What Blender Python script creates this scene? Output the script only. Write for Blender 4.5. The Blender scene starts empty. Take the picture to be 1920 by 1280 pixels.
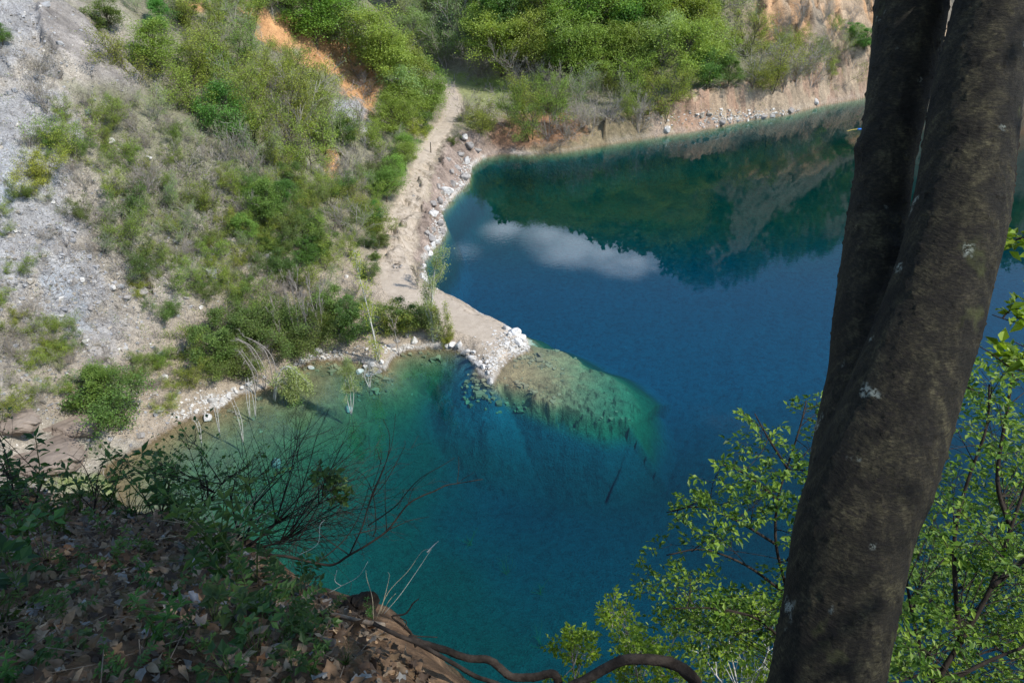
import bpy, math, random
import numpy as np
from mathutils import Vector, Matrix

random.seed(7)
RNG = np.random.default_rng(7)
SC = bpy.context.scene
COL = SC.collection

# ------------------------------------------------------------------ camera
H = 48.0; PITCH = math.radians(31.0); F = 1423.0; W0, H0 = 1920.0, 1280.0
CP, SP = math.cos(PITCH), math.sin(PITCH)
def ray(u, v):
    """direction through a photo pixel (1920x1280), forward component 1"""
    a = (u - W0/2)/F; b = (H0/2 - v)/F
    return np.array([a, CP + b*SP, -SP + b*CP])
def at_z(u, v, z=0.0):
    d = ray(u, v); t = (H - z)/(-d[2]); return np.array([d[0]*t, d[1]*t, z])
def at_t(u, v, t):
    d = ray(u, v); return np.array([d[0]*t, d[1]*t, H + d[2]*t])
def project(x, y, z):
    yy = y*CP - (z-H)*SP; up = y*SP + (z-H)*CP
    yy = np.where(np.abs(yy) < 1e-3, 1e-3, yy)
    return W0/2 + F*x/yy, H0/2 - F*up/yy, yy

cam_d = bpy.data.cameras.new('camera'); cam = bpy.data.objects.new('camera', cam_d); COL.objects.link(cam)
cam.location = (0, 0, H); cam.rotation_euler = (math.radians(90) - PITCH, 0, 0)
cam_d.sensor_width = 36; cam_d.lens = 36*F/W0; cam_d.clip_start = 0.05; cam_d.clip_end = 3000
SC.camera = cam

# ------------------------------------------------------------------ noise
def _hash(ix, iy, s):
    n = (ix.astype(np.int64)*374761393 + iy.astype(np.int64)*668265263 + s*1442695041) & 0xffffffff
    n = ((n ^ (n >> 13))*1274126177) & 0xffffffff
    n = (n ^ (n >> 16)) & 0xffffffff
    return n.astype(np.float64)/4294967295.0
def vnoise(x, y, s=0):
    x0 = np.floor(x); y0 = np.floor(y); fx = x-x0; fy = y-y0
    fx = fx*fx*fx*(fx*(fx*6-15)+10); fy = fy*fy*fy*(fy*(fy*6-15)+10)
    a = _hash(x0, y0, s); b = _hash(x0+1, y0, s); c = _hash(x0, y0+1, s); d = _hash(x0+1, y0+1, s)
    return (a*(1-fx)+b*fx)*(1-fy)+(c*(1-fx)+d*fx)*fy*1.0
def fbm(x, y, s=0, o=4, g=0.5):
    r = 0; a = 1; tot = 0
    for i in range(o):
        cx, cy = x*math.cos(.6*i)-y*math.sin(.6*i), x*math.sin(.6*i)+y*math.cos(.6*i)
        r = r + a*(vnoise(cx*2**i+17.3*i, cy*2**i-9.1*i, s+i)*2-1); tot += a; a *= g
    return r/tot
def ridged(x, y, s=0, o=3):
    r = 0; a = 1; tot = 0
    for i in range(o):
        r = r + a*(1-np.abs(vnoise(x*2**i+5.1*i, y*2**i+3.7*i, s+i)*2-1)*1.6); tot += a; a *= .5
    return r/tot
def cells(x, y, s=0):
    """voronoi: cell id value and distance to the border"""
    x0 = np.floor(x); y0 = np.floor(y)
    d1 = np.full(x.shape, 9.0); d2 = np.full(x.shape, 9.0); val = np.zeros(x.shape); sx = np.zeros(x.shape); sy = np.zeros(x.shape)
    for i in (-1, 0, 1):
        for j in (-1, 0, 1):
            cx = x0+i; cy = y0+j
            px = cx+_hash(cx, cy, s+11); py = cy+_hash(cx, cy, s+12)
            d = np.hypot(px-x, py-y); v = _hash(cx, cy, s+13)
            m = d < d1
            d2 = np.where(m, d1, np.minimum(d2, d)); val = np.where(m, v, val)
            sx = np.where(m, px-x, sx); sy = np.where(m, py-y, sy); d1 = np.where(m, d, d1)
    return val, d2-d1, sx, sy
def sstep(x, a, b):
    t = np.clip((x-a)/(b-a), 0, 1); return t*t*(3-2*t)
def seg_dist(x, y, pts, closed=False):
    n = len(pts); best = np.full(x.shape, 1e9)
    for i in range(n if closed else n-1):
        ax, ay = pts[i][:2]; bx, by = pts[(i+1) % n][:2]
        dx, dy = bx-ax, by-ay; L = dx*dx+dy*dy+1e-9
        t = np.clip(((x-ax)*dx+(y-ay)*dy)/L, 0, 1)
        best = np.minimum(best, np.hypot(x-ax-t*dx, y-ay-t*dy))
    return best
def inside(x, y, pts):
    n = len(pts); r = np.zeros(x.shape, bool)
    for i in range(n):
        ax, ay = pts[i][:2]; bx, by = pts[(i+1) % n][:2]
        if ay == by: continue
        c = ((ay > y) != (by > y)) & (x < (bx-ax)*(y-ay)/(by-ay)+ax); r ^= c
    return r

# ------------------------------------------------------------------ mesh + tags
def build_mesh(name, V, Fs, mats, smooth=False, attrs=None, colors=None, mat_idx=None):
    """V (n,3); Fs list of int arrays (m,k)"""
    me = bpy.data.meshes.new(name)
    V = np.asarray(V, np.float32); Fs = [np.asarray(f, np.int32) for f in Fs if len(f)]
    me.vertices.add(len(V)); me.vertices.foreach_set('co', V.ravel())
    loops = np.concatenate([f.ravel() for f in Fs]); tot = np.concatenate([np.full(len(f), f.shape[1], np.int32) for f in Fs])
    st = np.concatenate([[0], np.cumsum(tot)[:-1]]).astype(np.int32)
    me.loops.add(len(loops)); me.loops.foreach_set('vertex_index', loops)
    me.polygons.add(len(tot)); me.polygons.foreach_set('loop_start', st); me.polygons.foreach_set('loop_total', tot)
    me.polygons.foreach_set('use_smooth', np.full(len(tot), bool(smooth)))
    if colors is not None:
        a = me.attributes.new('col', 'FLOAT_COLOR', 'POINT')
        c = np.ones((len(V), 4), np.float32); c[:, :3] = colors; a.data.foreach_set('color', c.ravel())
    for k, arr in (attrs or {}).items():
        a = me.attributes.new(k, 'FLOAT', 'POINT'); a.data.foreach_set('value', np.asarray(arr, np.float32))
    for m in (mats if isinstance(mats, (list, tuple)) else [mats]): me.materials.append(m)
    if mat_idx is not None: me.polygons.foreach_set('material_index', np.asarray(mat_idx, np.int32))
    me.update(calc_edges=True)
    return me
def link(name, me, parent=None, loc=None):
    o = bpy.data.objects.new(name, me); COL.objects.link(o)
    if parent: o.parent = parent
    if loc is not None: o.location = tuple(float(c) for c in loc)
    return o
def tag(o, label=None, cat=None, group=None, kind=None):
    if label: o['label'] = label
    if cat: o['category'] = cat
    if group: o['group'] = group
    if kind: o['kind'] = kind
    return o
def empty(name, loc, rz=0):
    o = bpy.data.objects.new(name, None); COL.objects.link(o); o.location = tuple(float(c) for c in loc); o.rotation_euler.z = rz
    o.empty_display_size = .2
    return o

# ------------------------------------------------------------------ materials
class NT:
    def __init__(s, name):
        s.m = bpy.data.materials.new(name); s.m.use_nodes = True; s.t = s.m.node_tree; s.t.nodes.clear()
        s.out = s.n('ShaderNodeOutputMaterial')
    def n(s, typ, **kw):
        nd = s.t.nodes.new(typ)
        for k, v in kw.items(): setattr(nd, k, v)
        return nd
    def l(s, a, b): s.t.links.new(a, b)
    def noise(s, vec, scale, detail=4, rough=.55, dist=0):
        nd = s.n('ShaderNodeTexNoise'); nd.inputs['Scale'].default_value = scale; nd.inputs['Detail'].default_value = detail
        nd.inputs['Roughness'].default_value = rough; nd.inputs['Distortion'].default_value = dist
        if vec is not None: s.l(vec, nd.inputs['Vector'])
        return nd.outputs['Fac']
    def vor(s, vec, scale, feature='F1', out='Distance', rnd=1):
        nd = s.n('ShaderNodeTexVoronoi', feature=feature); nd.inputs['Scale'].default_value = scale; nd.inputs['Randomness'].default_value = rnd
        if vec is not None: s.l(vec, nd.inputs['Vector'])
        return nd.outputs[out]
    def ramp(s, f, stops, interp='LINEAR'):
        nd = s.n('ShaderNodeValToRGB'); cr = nd.color_ramp; cr.interpolation = interp
        while len(cr.elements) < len(stops): cr.elements.new(.5)
        for e, (p, c) in zip(cr.elements, stops):
            e.position = p; e.color = (c, c, c, 1) if isinstance(c, (int, float)) else (*c, 1)
        s.l(f, nd.inputs[0]); return nd.outputs[0]
    def mix(s, f, a, b, blend='MIX'):
        nd = s.n('ShaderNodeMix', data_type='RGBA', blend_type=blend)
        for k, v in ((0, f), (6, a), (7, b)):
            inp = nd.inputs[k]
            if isinstance(v, bpy.types.NodeSocket): s.l(v, inp)
            elif k == 0: inp.default_value = v
            else: inp.default_value = (*v, 1) if not isinstance(v, (int, float)) else (v, v, v, 1)
        return nd.outputs[2]
    def math(s, op, a, b=None):
        nd = s.n('ShaderNodeMath', operation=op)
        for i, v in enumerate((a, b)):
            if v is None: continue
            if isinstance(v, bpy.types.NodeSocket): s.l(v, nd.inputs[i])
            else: nd.inputs[i].default_value = v
        return nd.outputs[0]
    def bump(s, h, strength, dist, prev=None):
        nd = s.n('ShaderNodeBump'); nd.inputs['Strength'].default_value = strength; nd.inputs['Distance'].default_value = dist
        s.l(h, nd.inputs['Height'])
        if prev is not None: s.l(prev, nd.inputs['Normal'])
        return nd.outputs[0]
    def pr(s, color, rough=.9, normal=None, spec=.2):
        p = s.n('ShaderNodeBsdfPrincipled'); p.inputs['Specular IOR Level'].default_value = spec
        if isinstance(color, bpy.types.NodeSocket): s.l(color, p.inputs['Base Color'])
        else: p.inputs['Base Color'].default_value = (*color, 1)
        if isinstance(rough, bpy.types.NodeSocket): s.l(rough, p.inputs['Roughness'])
        else: p.inputs['Roughness'].default_value = rough
        if normal is not None: s.l(normal, p.inputs['Normal'])
        return p
    def attr(s, name, out='Color'):
        nd = s.n('ShaderNodeAttribute'); nd.attribute_name = name; return nd.outputs[out]
    def objco(s):
        return s.n('ShaderNodeTexCoord').outputs['Object']
    def geopos(s): return s.n('ShaderNodeNewGeometry').outputs['Position']
    def fin(s, sh): s.l(sh, s.out.inputs[0]); return s.m

def mat_ground():
    m = NT('ground_material'); p = m.geopos(); c = m.attr('col')
    n1 = m.noise(p, 1.3, 6, .65); n2 = m.noise(p, 7, 5, .7)
    c = m.mix(.75, c, m.ramp(n1, [(.25, (.55, .53, .52)), (.5, (1, 1, 1)), (.78, (1.35, 1.33, 1.28))]), 'MULTIPLY')
    c = m.mix(.8, c, m.ramp(n2, [(.3, (.5, .49, .46)), (.55, (1, 1, 1)), (.8, (1.5, 1.48, 1.45))]), 'MULTIPLY')
    v = m.vor(p, 2.6, 'DISTANCE_TO_EDGE')
    rock = m.attr('rock', 'Fac')
    crack = m.math('MULTIPLY', m.ramp(v, [(0, 1), (.07, 0)]), m.math('MULTIPLY', rock, .45))
    c = m.mix(crack, c, (.07, .065, .06))
    b = m.bump(n1, .7, .6); b = m.bump(n2, .8, .16, b)
    b2 = m.bump(m.vor(p, 5.5), .5, .12, b)
    return m.fin(m.pr(c, .95, b2, .1).outputs[0])
M_GROUND = mat_ground()

def mat_rock(name, c0, c1, sc=2.0):
    m = NT(name); p = m.objco(); n = m.noise(p, sc, 6, .65); n2 = m.noise(p, sc*6, 4, .7)
    inf = m.n('ShaderNodeObjectInfo').outputs['Random']
    c = m.ramp(n, [(.3, c0), (.65, c1)])
    c = m.mix(m.math('MULTIPLY', inf, .5), c, tuple(x*.6 for x in c0))
    b = m.bump(n, .6, .15); b = m.bump(n2, .5, .04, b)
    return m.fin(m.pr(c, .9, b).outputs[0])
M_WROCK = mat_rock('white_limestone', (.42, .39, .35), (.72, .70, .66))
M_GROCK = mat_rock('grey_stone', (.22, .20, .18), (.40, .37, .34))

def mat_leaf(name, ca, cb, cc, trans=.35, objvar=True):
    m = NT(name); v = m.attr('var', 'Fac')
    c = m.ramp(v, [(0, ca), (.5, cb), (1, cc)])
    if objvar:
        inf = m.n('ShaderNodeObjectInfo').outputs['Random']
        hs = m.n('ShaderNodeHueSaturation')
        mr = m.n('ShaderNodeMapRange'); m.l(inf, mr.inputs[0]); mr.inputs[3].default_value = .47; mr.inputs[4].default_value = .525
        m.l(mr.outputs[0], hs.inputs['Hue'])
        mr2 = m.n('ShaderNodeMapRange'); m.l(m.math('FRACT', m.math('MULTIPLY', inf, 7.31)), mr2.inputs[0]); mr2.inputs[3].default_value = .8; mr2.inputs[4].default_value = 1.2
        m.l(mr2.outputs[0], hs.inputs['Value']); m.l(c, hs.inputs['Color']); c = hs.outputs[0]
    p = m.pr(c, .5, None, .35); t = m.n('ShaderNodeBsdfTranslucent')
    c2 = m.mix(1, c, (1.5, 1.45, .7), 'MULTIPLY'); m.l(c2, t.inputs['Color'])
    mx = m.n('ShaderNodeMixShader'); mx.inputs[0].default_value = trans; m.l(p.outputs[0], mx.inputs[1]); m.l(t.outputs[0], mx.inputs[2])
    return m.fin(mx.outputs[0])
L_BRIGHT = mat_leaf('bright_leaf', (.11, .175, .028), (.19, .285, .045), (.30, .41, .075))
L_GREEN = mat_leaf('green_leaf', (.06, .135, .024), (.105, .215, .038), (.17, .31, .055))
L_OLIVE = mat_leaf('olive_leaf', (.12, .165, .025), (.215, .29, .04), (.33, .41, .07))
L_PALE = mat_leaf('pale_leaf', (.13, .19, .06), (.22, .30, .095), (.33, .42, .16))
L_DARK = mat_leaf('dark_leaf', (.06, .105, .022), (.105, .17, .036), (.17, .26, .055))
L_YELLOW = mat_leaf('yellow_leaf', (.16, .18, .025), (.26, .29, .04), (.38, .41, .07))
L_DRY = mat_leaf('dry_bud', (.15, .12, .08), (.22, .18, .11), (.28, .26, .15), .15)
L_FORE = mat_leaf('near_leaf', (.035, .085, .010), (.09, .185, .022), (.26, .38, .05), .45, False)
L_FOREY = mat_leaf('near_yellow_leaf', (.10, .17, .012), (.20, .31, .02), (.34, .46, .05), .45, False)
L_HERB = mat_leaf('herb_leaf', (.025, .06, .015), (.045, .105, .02), (.085, .165, .035), .35)

def mat_wood(name, a, b, sc=6):
    m = NT(name); n = m.noise(m.objco(), sc, 4, .6)
    c = m.ramp(n, [(.3, a), (.7, b)])
    return m.fin(m.pr(c, .9, m.bump(n, .4, .03), .1).outputs[0])
W_GREY = mat_wood('grey_wood', (.20, .175, .15), (.38, .345, .31))
W_BROWN = mat_wood('brown_wood', (.06, .05, .035), (.14, .115, .085))
W_PALE = mat_wood('pale_wood', (.38, .36, .32), (.62, .60, .55))
W_DARK = mat_wood('dark_wood', (.015, .012, .01), (.05, .04, .032), 14)

# ------------------------------------------------------------------ world and sun
SUN = np.array([.80, -.36, 1.0]); SUN /= np.linalg.norm(SUN)
el = math.asin(SUN[2]); az = math.atan2(SUN[0], SUN[1])
sd = bpy.data.lights.new('sun', 'SUN'); sd.energy = 3.9; sd.angle = math.radians(.5); sd.color = (1, .96, .89)
so = bpy.data.objects.new('sun', sd); COL.objects.link(so); so.location = (30, -10, 90)
so.rotation_euler = Vector((-SUN[0], -SUN[1], -SUN[2])).to_track_quat('-Z', 'Y').to_euler()
wd = bpy.data.worlds.new('World'); SC.world = wd; wd.use_nodes = True
nt = wd.node_tree; nt.nodes.clear()
def wn(t, **k):
    n = nt.nodes.new(t)
    for a, b in k.items(): setattr(n, a, b)
    return n
sky = wn('ShaderNodeTexSky', sky_type='NISHITA'); sky.sun_disc = False; sky.sun_elevation = el; sky.sun_rotation = az
sky.altitude = 300; sky.air_density = 1.3; sky.dust_density = .3; sky.ozone_density = 5
tc = wn('ShaderNodeTexCoord')
def wm(op, a, b=None, c=None):
    n = wn('ShaderNodeMath', operation=op)
    for i, v in enumerate((a, b, c)):
        if v is None: continue
        if isinstance(v, bpy.types.NodeSocket): nt.links.new(v, n.inputs[i])
        else: n.inputs[i].default_value = v
    return n.outputs[0]
nrm = wn('ShaderNodeVectorMath', operation='NORMALIZE'); nt.links.new(tc.outputs['Generated'], nrm.inputs[0])
cn = wn('ShaderNodeTexNoise'); cn.inputs['Scale'].default_value = 5; cn.inputs['Detail'].default_value = 7; cn.inputs['Roughness'].default_value = .6
mp = wn('ShaderNodeMapping'); mp.inputs['Scale'].default_value = (1, 1, 2.2); nt.links.new(nrm.outputs[0], mp.inputs[0]); nt.links.new(mp.outputs[0], cn.inputs['Vector'])
CLOUDS = [(1035, 440, .07, .9), (1085, 460, .09, 1.15), (1140, 470, .08, 1.15), (1190, 490, .08, 1.3), (1225, 502, .045, 1.0), (945, 430, .045, .8), (868, 470, .04, .42), (1400, 800, .11, .45), (1350, 770, .08, .3), (1700, 250, .3, .5)]
fac = None
for (u, v, r, s) in CLOUDS:
    d = ray(u, v); d[2] *= -1; d /= np.linalg.norm(d)
    vd = wn('ShaderNodeVectorMath', operation='SUBTRACT'); nt.links.new(nrm.outputs[0], vd.inputs[0]); vd.inputs[1].default_value = tuple(d)
    vs = wn('ShaderNodeVectorMath', operation='MULTIPLY'); nt.links.new(vd.outputs[0], vs.inputs[0]); vs.inputs[1].default_value = (1, 1, 2.3)
    vl = wn('ShaderNodeVectorMath', operation='LENGTH'); nt.links.new(vs.outputs[0], vl.inputs[0])
    k = wm('MULTIPLY', wm('MAXIMUM', wm('SUBTRACT', 1, wm('DIVIDE', vl.outputs['Value'], r)), 0), s)
    fac = k if fac is None else wm('MAXIMUM', fac, k)
# a few more clouds over the rest of the dome, away from the lake's reflection
cn2 = wn('ShaderNodeTexNoise'); cn2.inputs['Scale'].default_value = 2.2; cn2.inputs['Detail'].default_value = 6; nt.links.new(mp.outputs[0], cn2.inputs['Vector'])
sp = wn('ShaderNodeSeparateXYZ'); nt.links.new(nrm.outputs[0], sp.inputs[0])
back = wm('MULTIPLY', wm('MAXIMUM', wm('SUBTRACT', wm('MULTIPLY', sp.outputs[1], -1), .1), 0), wm('MAXIMUM', wm('SUBTRACT', cn2.outputs['Fac'], .45), 0))
cl = wm('ADD', wm('MULTIPLY', fac, wm('MULTIPLY', wm('POWER', cn.outputs['Fac'], 1.8), 5.2)), wm('MULTIPLY', cn.outputs['Fac'], .9))
mr = wn('ShaderNodeMapRange'); mr.interpolation_type = 'SMOOTHSTEP'; nt.links.new(cl, mr.inputs[0]); mr.inputs[1].default_value = .8; mr.inputs[2].default_value = 2.4
gate = wm('MULTIPLY', mr.outputs[0], wm('MINIMUM', wm('MULTIPLY', fac, 8), 1))
tot = wm('MINIMUM', wm('ADD', wm('MULTIPLY', gate, .85), wm('MULTIPLY', back, 4)), 1)
mxw = wn('ShaderNodeMix', data_type='RGBA'); nt.links.new(tot, mxw.inputs[0]); nt.links.new(sky.outputs[0], mxw.inputs[6]); mxw.inputs[7].default_value = (12, 14.2, 17.5, 1)
bg = wn('ShaderNodeBackground'); bg.inputs[1].default_value = .15; nt.links.new(mxw.outputs[2], bg.inputs[0])
wo = wn('ShaderNodeOutputWorld'); nt.links.new(bg.outputs[0], wo.inputs[0])

# ------------------------------------------------------------------ terrain shape
def P(lst, z=0.0): return [tuple(at_z(u, v, z)[:2]) for u, v in lst]
shore = P([(1640, 178), (1610, 186), (1540, 198), (1480, 215), (1400, 226), (1340, 240), (1300, 246), (1220, 258), (1130, 272), (1060, 284), (1000, 289), (940, 288),
           (905, 296), (885, 312), (880, 340), (852, 368), (828, 398), (838, 430), (825, 455), (796, 488), (800, 512), (808, 535), (850, 556), (905, 588), (945, 606),
           (985, 634), (994, 655), (960, 672), (940, 690), (925, 716), (905, 705), (890, 690), (872, 662), (850, 652), (800, 651), (760, 657), (735, 672), (722, 692), (690, 684), (640, 675), (585, 673),
           (558, 688), (545, 712), (500, 726), (450, 738), (412, 765), (340, 790), (272, 832), (205, 868), (186, 885), (219, 917)])
lake = [(98+32, 226), ] + shore + [(-33, 46), (-27, 37), (-20, 30), (0, 24), (30, 18), (60, 12), (120, 12), (185, 60), (205, 140), (180, 205)]
shelf = P([(925, 690), (960, 664), (1000, 654), (1040, 662), (1068, 678), (1100, 690), (1145, 698), (1172, 710), (1185, 735), (1168, 765), (1130, 774), (1085, 768), (1035, 757), (985, 738), (935, 724), (915, 710)], -.9)
tipw = at_z(945, 690, 0)[:2]; endw = at_z(1190, 765, 0)[:2]; shax = (endw-tipw)/np.linalg.norm(endw-tipw); shlen = np.linalg.norm(endw-tipw)
ridge2 = P([(1180, 755), (1215, 780), (1245, 805), (1265, 825)], -3.5)
scarp = [tuple(p) for p in []]
DEEP = [(560, 700, .5), (620, 700, .6), (600, 740, 1.0), (540, 760, 1.1), (480, 790, 1.1), (420, 840, 1.3), (560, 820, 2.2), (640, 790, 2.2), (650, 860, 3.2), (520, 900, 2.6), (450, 950, 2.4),
        (720, 740, 3.0), (780, 700, 3.2), (840, 720, 5), (900, 780, 7.5), (820, 860, 6.5), (950, 850, 8), (1050, 870, 8), (1150, 900, 8), (1300, 900, 9.5), (720, 960, 4.6), (620, 1000, 3.8), (700, 1100, 4.6),
        (850, 1100, 5.4), (800, 1250, 4.8), (950, 1250, 5.8), (900, 1000, 6.2), (1100, 1050, 7.2), (1100, 1200, 6.5), (1250, 1150, 8), (1400, 1200, 8), (1300, 700, 11), (1000, 550, 12), (900, 480, 11), (1200, 500, 15), (1500, 500, 16),
        (1500, 700, 14), (1700, 600, 16), (1600, 900, 11), (1800, 900, 12), (1000, 350, 12), (1300, 330, 14), (1600, 300, 14), (1100, 620, 11), (1260, 780, 9.5), (1850, 300, 14), (400, 900, 1.5), (300, 1000, 2), (1700, 1200, 9), (500, 1150, 3.2), (880, 640, 9), (1050, 640, 9)]
dp = np.array([[*at_z(u, v, 0)[:2], d] for u, v, d in DEEP])
def rbf_fit(P_, z):
    K = np.hypot(P_[:, None, 0]-P_[None, :, 0], P_[:, None, 1]-P_[None, :, 1])
    K += -1e-3*np.eye(len(P_)); return np.linalg.solve(K, z)
w_deep = rbf_fit(dp[:, :2], dp[:, 2])

SCARP_PX = [(430, 2), (490, 30), (560, 62), (640, 95), (700, 150), (728, 212)]
SLAB_PX = [(60, 20), (120, 22), (175, 55), (225, 110), (290, 175), (265, 200), (180, 165), (110, 130), (70, 75)]
HILLS = .80
def hill_plane_hit(u, v):
    d = ray(u, v); t = 100.
    for _ in range(60):
        x, y, z = d[0]*t, d[1]*t, H+d[2]*t
        h = base_hill(np.array([x]), np.array([y]))[0]
        t += (z-h)*.6
        t = min(max(t, 30), 500)
    return d[0]*t, d[1]*t
FY = [20, 50, 57, 63, 75, 85, 97, 108, 133, 160, 193, 215, 260, 350, 600]
FX = [-44, -42, -41, -40, -33, -28, -21.5, -20.5, -18.8, -18.2, -18.5, -22, -34, -55, -90]
def zbase(x, y):
    b = np.interp(y, [40, 75, 85, 97, 120, 160, 190, 230], [.5, .7, 1.2, 2.0, 2.8, 4.0, 4.3, 5])
    return b + 3.2*sstep(x, 28, 42)*sstep(y, 150, 180)
def base_hill(x, y):
    xf = np.interp(y, FY, FX); hx = xf-x
    h = HILLS*(np.sqrt(hx*hx+16)+hx)/2 - .5*0
    h = np.where(h > 38, 38+22*(1-np.exp(-(h-38)/40)), h)
    return zbase(x, y)+h
scarp = [hill_plane_hit(*p) for p in SCARP_PX]
slab = [hill_plane_hit(*p) for p in SLAB_PX]

def terrain(x, y, want_masks=False):
    nb = fbm(x/9, y/9, 3, 4)
    wob = fbm(x/2.2, y/2.2, 21, 4)*.9 + fbm(x/.7, y/.7, 25, 2)*.22
    dd = seg_dist(x, y, lake, True); ins = inside(x, y, lake)
    d = np.where(ins, -dd, dd)
    d = d + wob*np.clip(np.abs(d)/2+.35, 0, 1)*np.where(ins & (y > 95), .3, .7)
    # --- land
    R = base_hill(x, y)
    hx = np.interp(y, FY, FX)-x
    hm = sstep(hx, 0, 10)
    # scarp: ground steps up behind this line
    sdist = seg_dist(x, y, scarp); xs = np.array([p[0] for p in scarp]); ys = np.array([p[1] for p in scarp])
    yl = np.interp(x, xs, ys) if xs[0] < xs[-1] else np.interp(x, xs[::-1], ys[::-1])
    behind = np.where(y > yl, sdist, -sdist)
    inx = sstep(x, min(xs)-8, min(xs)+2)*(1-sstep(x, max(xs)-1, max(xs)+5))
    sc_step = sstep(behind+fbm(x/3, y/3, 41, 3)*1.5, -5.5, 1.0)*(1-.75*sstep(behind, 4, 45))*inx
    R = R + 5.5*sc_step
    sl = np.where(inside(x, y, slab), seg_dist(x, y, slab, True), 0)
    slm = sstep(sl, 0, 1.2)
    R = R + 2.2*slm
    # forest hillside behind the lake
    yf = np.interp(x, [-90, -40, -20, 0, 18, 46, 77, 93, 130, 200, 400], [260, 240, 216, 190, 185, 199, 198, 207, 238, 260, 300])
    sfor = np.interp(x, [-40, -20, 0, 40, 90, 200], [.35, .42, .58, .72, .85, .80])
    fy = y-yf; fo = sfor*(np.sqrt(fy*fy+30)+fy)/2
    cap = np.interp(x/np.maximum(y, 1), [-.3, -.1, .04, .2, .28, .4, .7, 1], [45, 50, 50, 66, 92, 122, 110, 95])
    fo = np.where(fo > cap*.7, cap*.7+cap*.4*(1-np.exp(-(fo-cap*.7)/(cap*.4))), fo)
    fo = fo + sstep(fy, 10, 80)*(fbm(x/40, y/40, 51, 4)*16)
    R = np.maximum(R, zbase(x, y)+fo)
    rightm = sstep(x, 92, 120)*sstep(y, 30, 70)
    rh = .8*np.clip(d, 0, 110)+fbm(x/30, y/30, 57, 3)*10*sstep(d, 5, 60)
    R = np.where(rightm > 0, np.maximum(R, rh*rightm), R)
    near = 1.9*(np.interp(x, [-90, -60, -42, -33, -20, 0, 40, 120, 200], [40, 44, 46, 41, 29, 23, 17, 10, 0])-y)
    near = np.minimum(near, 43.5)
    R = np.maximum(R, near)
    # roughness on rock ground
    lake_bank = (d < 7) & (y > 90)
    cliffm = sstep(y, 185, 195)*sstep(x, 55, 66)
    fl = np.clip(hm + sstep(fy, 0, 10) + sstep(near, .5, 3), 0, 1)
    rough = nb*1.0 + fbm(x/2.5, y/2.5, 33, 4)*.45
    v1, e1, sx1, sy1 = cells(x/2.6+.6*nb, y/1.8+.5*wob*.5, 1)
    v2, e2, sx2, sy2 = cells(x/.95, y/.75, 2)
    rk = np.clip(hm*(sstep(fbm(x/14, y/14, 61, 3), -.35, .15)*.7+.3), 0, 1)
    block = (v1-.5)*1.25 + (sx1*(v1-.3)+sy1*(.6-v1))*.8
    block2 = (v2-.5)*.42+(sx2*(v2-.5)+sy2*(v2-.4))*.25
    R = R + fl*rough*(1-.7*slm) + rk*(1-.85*slm)*(block*.75+block2)
    q_ = hx/3.4+nb*1.3+y/11; fq = q_-np.floor(q_); q2 = hx/1.3+nb*2+y/6; fq2 = q2-np.floor(q2)
    R = R + rk*(1-slm)*(1.0*(sstep(fq, 0, .2)-fq)+.3*(sstep(fq2, 0, .25)-fq2))
    R = R + cliffm*sstep(fy, 2, 12)*(ridged(x/9, y/25, 71, 3)*4+block*2.0)
    bl = sstep(y, 92, 100)*(1-sstep(d, 5, 9))*sstep(d, 0, 1.5)
    R = R + bl*(block*.9+block2*1.3+ridged(x/3, y/3, 75, 3)*.5-.3)
    st = np.interp(y, [88, 100], [0, 1])*1.0+(1-np.interp(y, [88, 100], [0, 1]))*np.where(x > -22, .55, .42)
    st = np.where((y > 150) & (x > 20), 2.3+.9*fbm(x/5, y/5, 80, 3), st)
    st = st*(1+.35*fbm(x/4, y/4, 77, 3))
    st = np.clip(st, .2, 3.6); far_d = np.clip(d-7, 0, None)*3
    bank = .06 + st*np.clip(d, 0, 9) + far_d + .25*np.clip(block2, -.3, 1)*sstep(d, .1, 1) + sstep(d, .5, 3)*(y > 98)*(block*.5+ridged(x/2.2, y/2.2, 78, 3)*.7-.3)*(1+2.0*sstep(x, 30, 36)*(y > 150))
    land = np.minimum(R, np.maximum(bank, .04))
    # --- bed
    depth = np.zeros(x.shape)
    for (px, py, _), w in zip(dp, w_deep): depth += w*np.hypot(x-px, y-py)
    depth = np.clip(depth, .4, 9.5) + fbm(x/4, y/4, 91, 3)*.25
    od = -d
    sb = np.where(y > 86, 2.4, np.interp(x, [-26, -6], [.2, .75]))
    dep = np.minimum(depth, .08+sb*np.clip(od, 0, None))
    # submerged shelf of the spit
    s0_ = seg_dist(x, y, shelf, True); jit = fbm(x/3.5, y/3.5, 95, 3)*.7+((v1-.5)*1.3+(v2-.5)*.3)*(1-sstep(s0_, .5, 1.6))
    sdv = np.where(inside(x, y, shelf), 0, seg_dist(x, y, shelf, True)); sdv = np.clip(sdv+jit*sstep(sdv, 0, .5), 0, None)
    along = ((x-tipw[0])*shax[0]+(y-tipw[1])*shax[1])/shlen
    north = ((x-tipw[0])*-shax[1]+(y-tipw[1])*shax[0])
    shd = .15+np.clip(along, 0, 2)**2*2.3 + np.clip(north-1, 0, 20)*.06
    kk = np.where(north > 0, .6, np.where(sdv < .6, 2.2, 1.0))
    kk = np.where(along > 1, .9, kk)
    sh = shd + kk*sdv + np.where((north <= 0) & (sdv >= .6), .72, 0) + (block2*.5+block*.06)*sstep(sdv+along*2, .2, 1.0)*(1-.8*sstep(sdv, .3, 1.2))
    
    dep = np.minimum(dep, np.maximum(sh, .15))
    dep = dep + (block2*.35)*sstep(dep, .3, 1)*(1-sstep(dep, 1.3, 3.0))
    bed = -np.maximum(dep, .04)
    h = np.where(d > 0, land, bed)
    if not want_masks: return h
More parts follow.
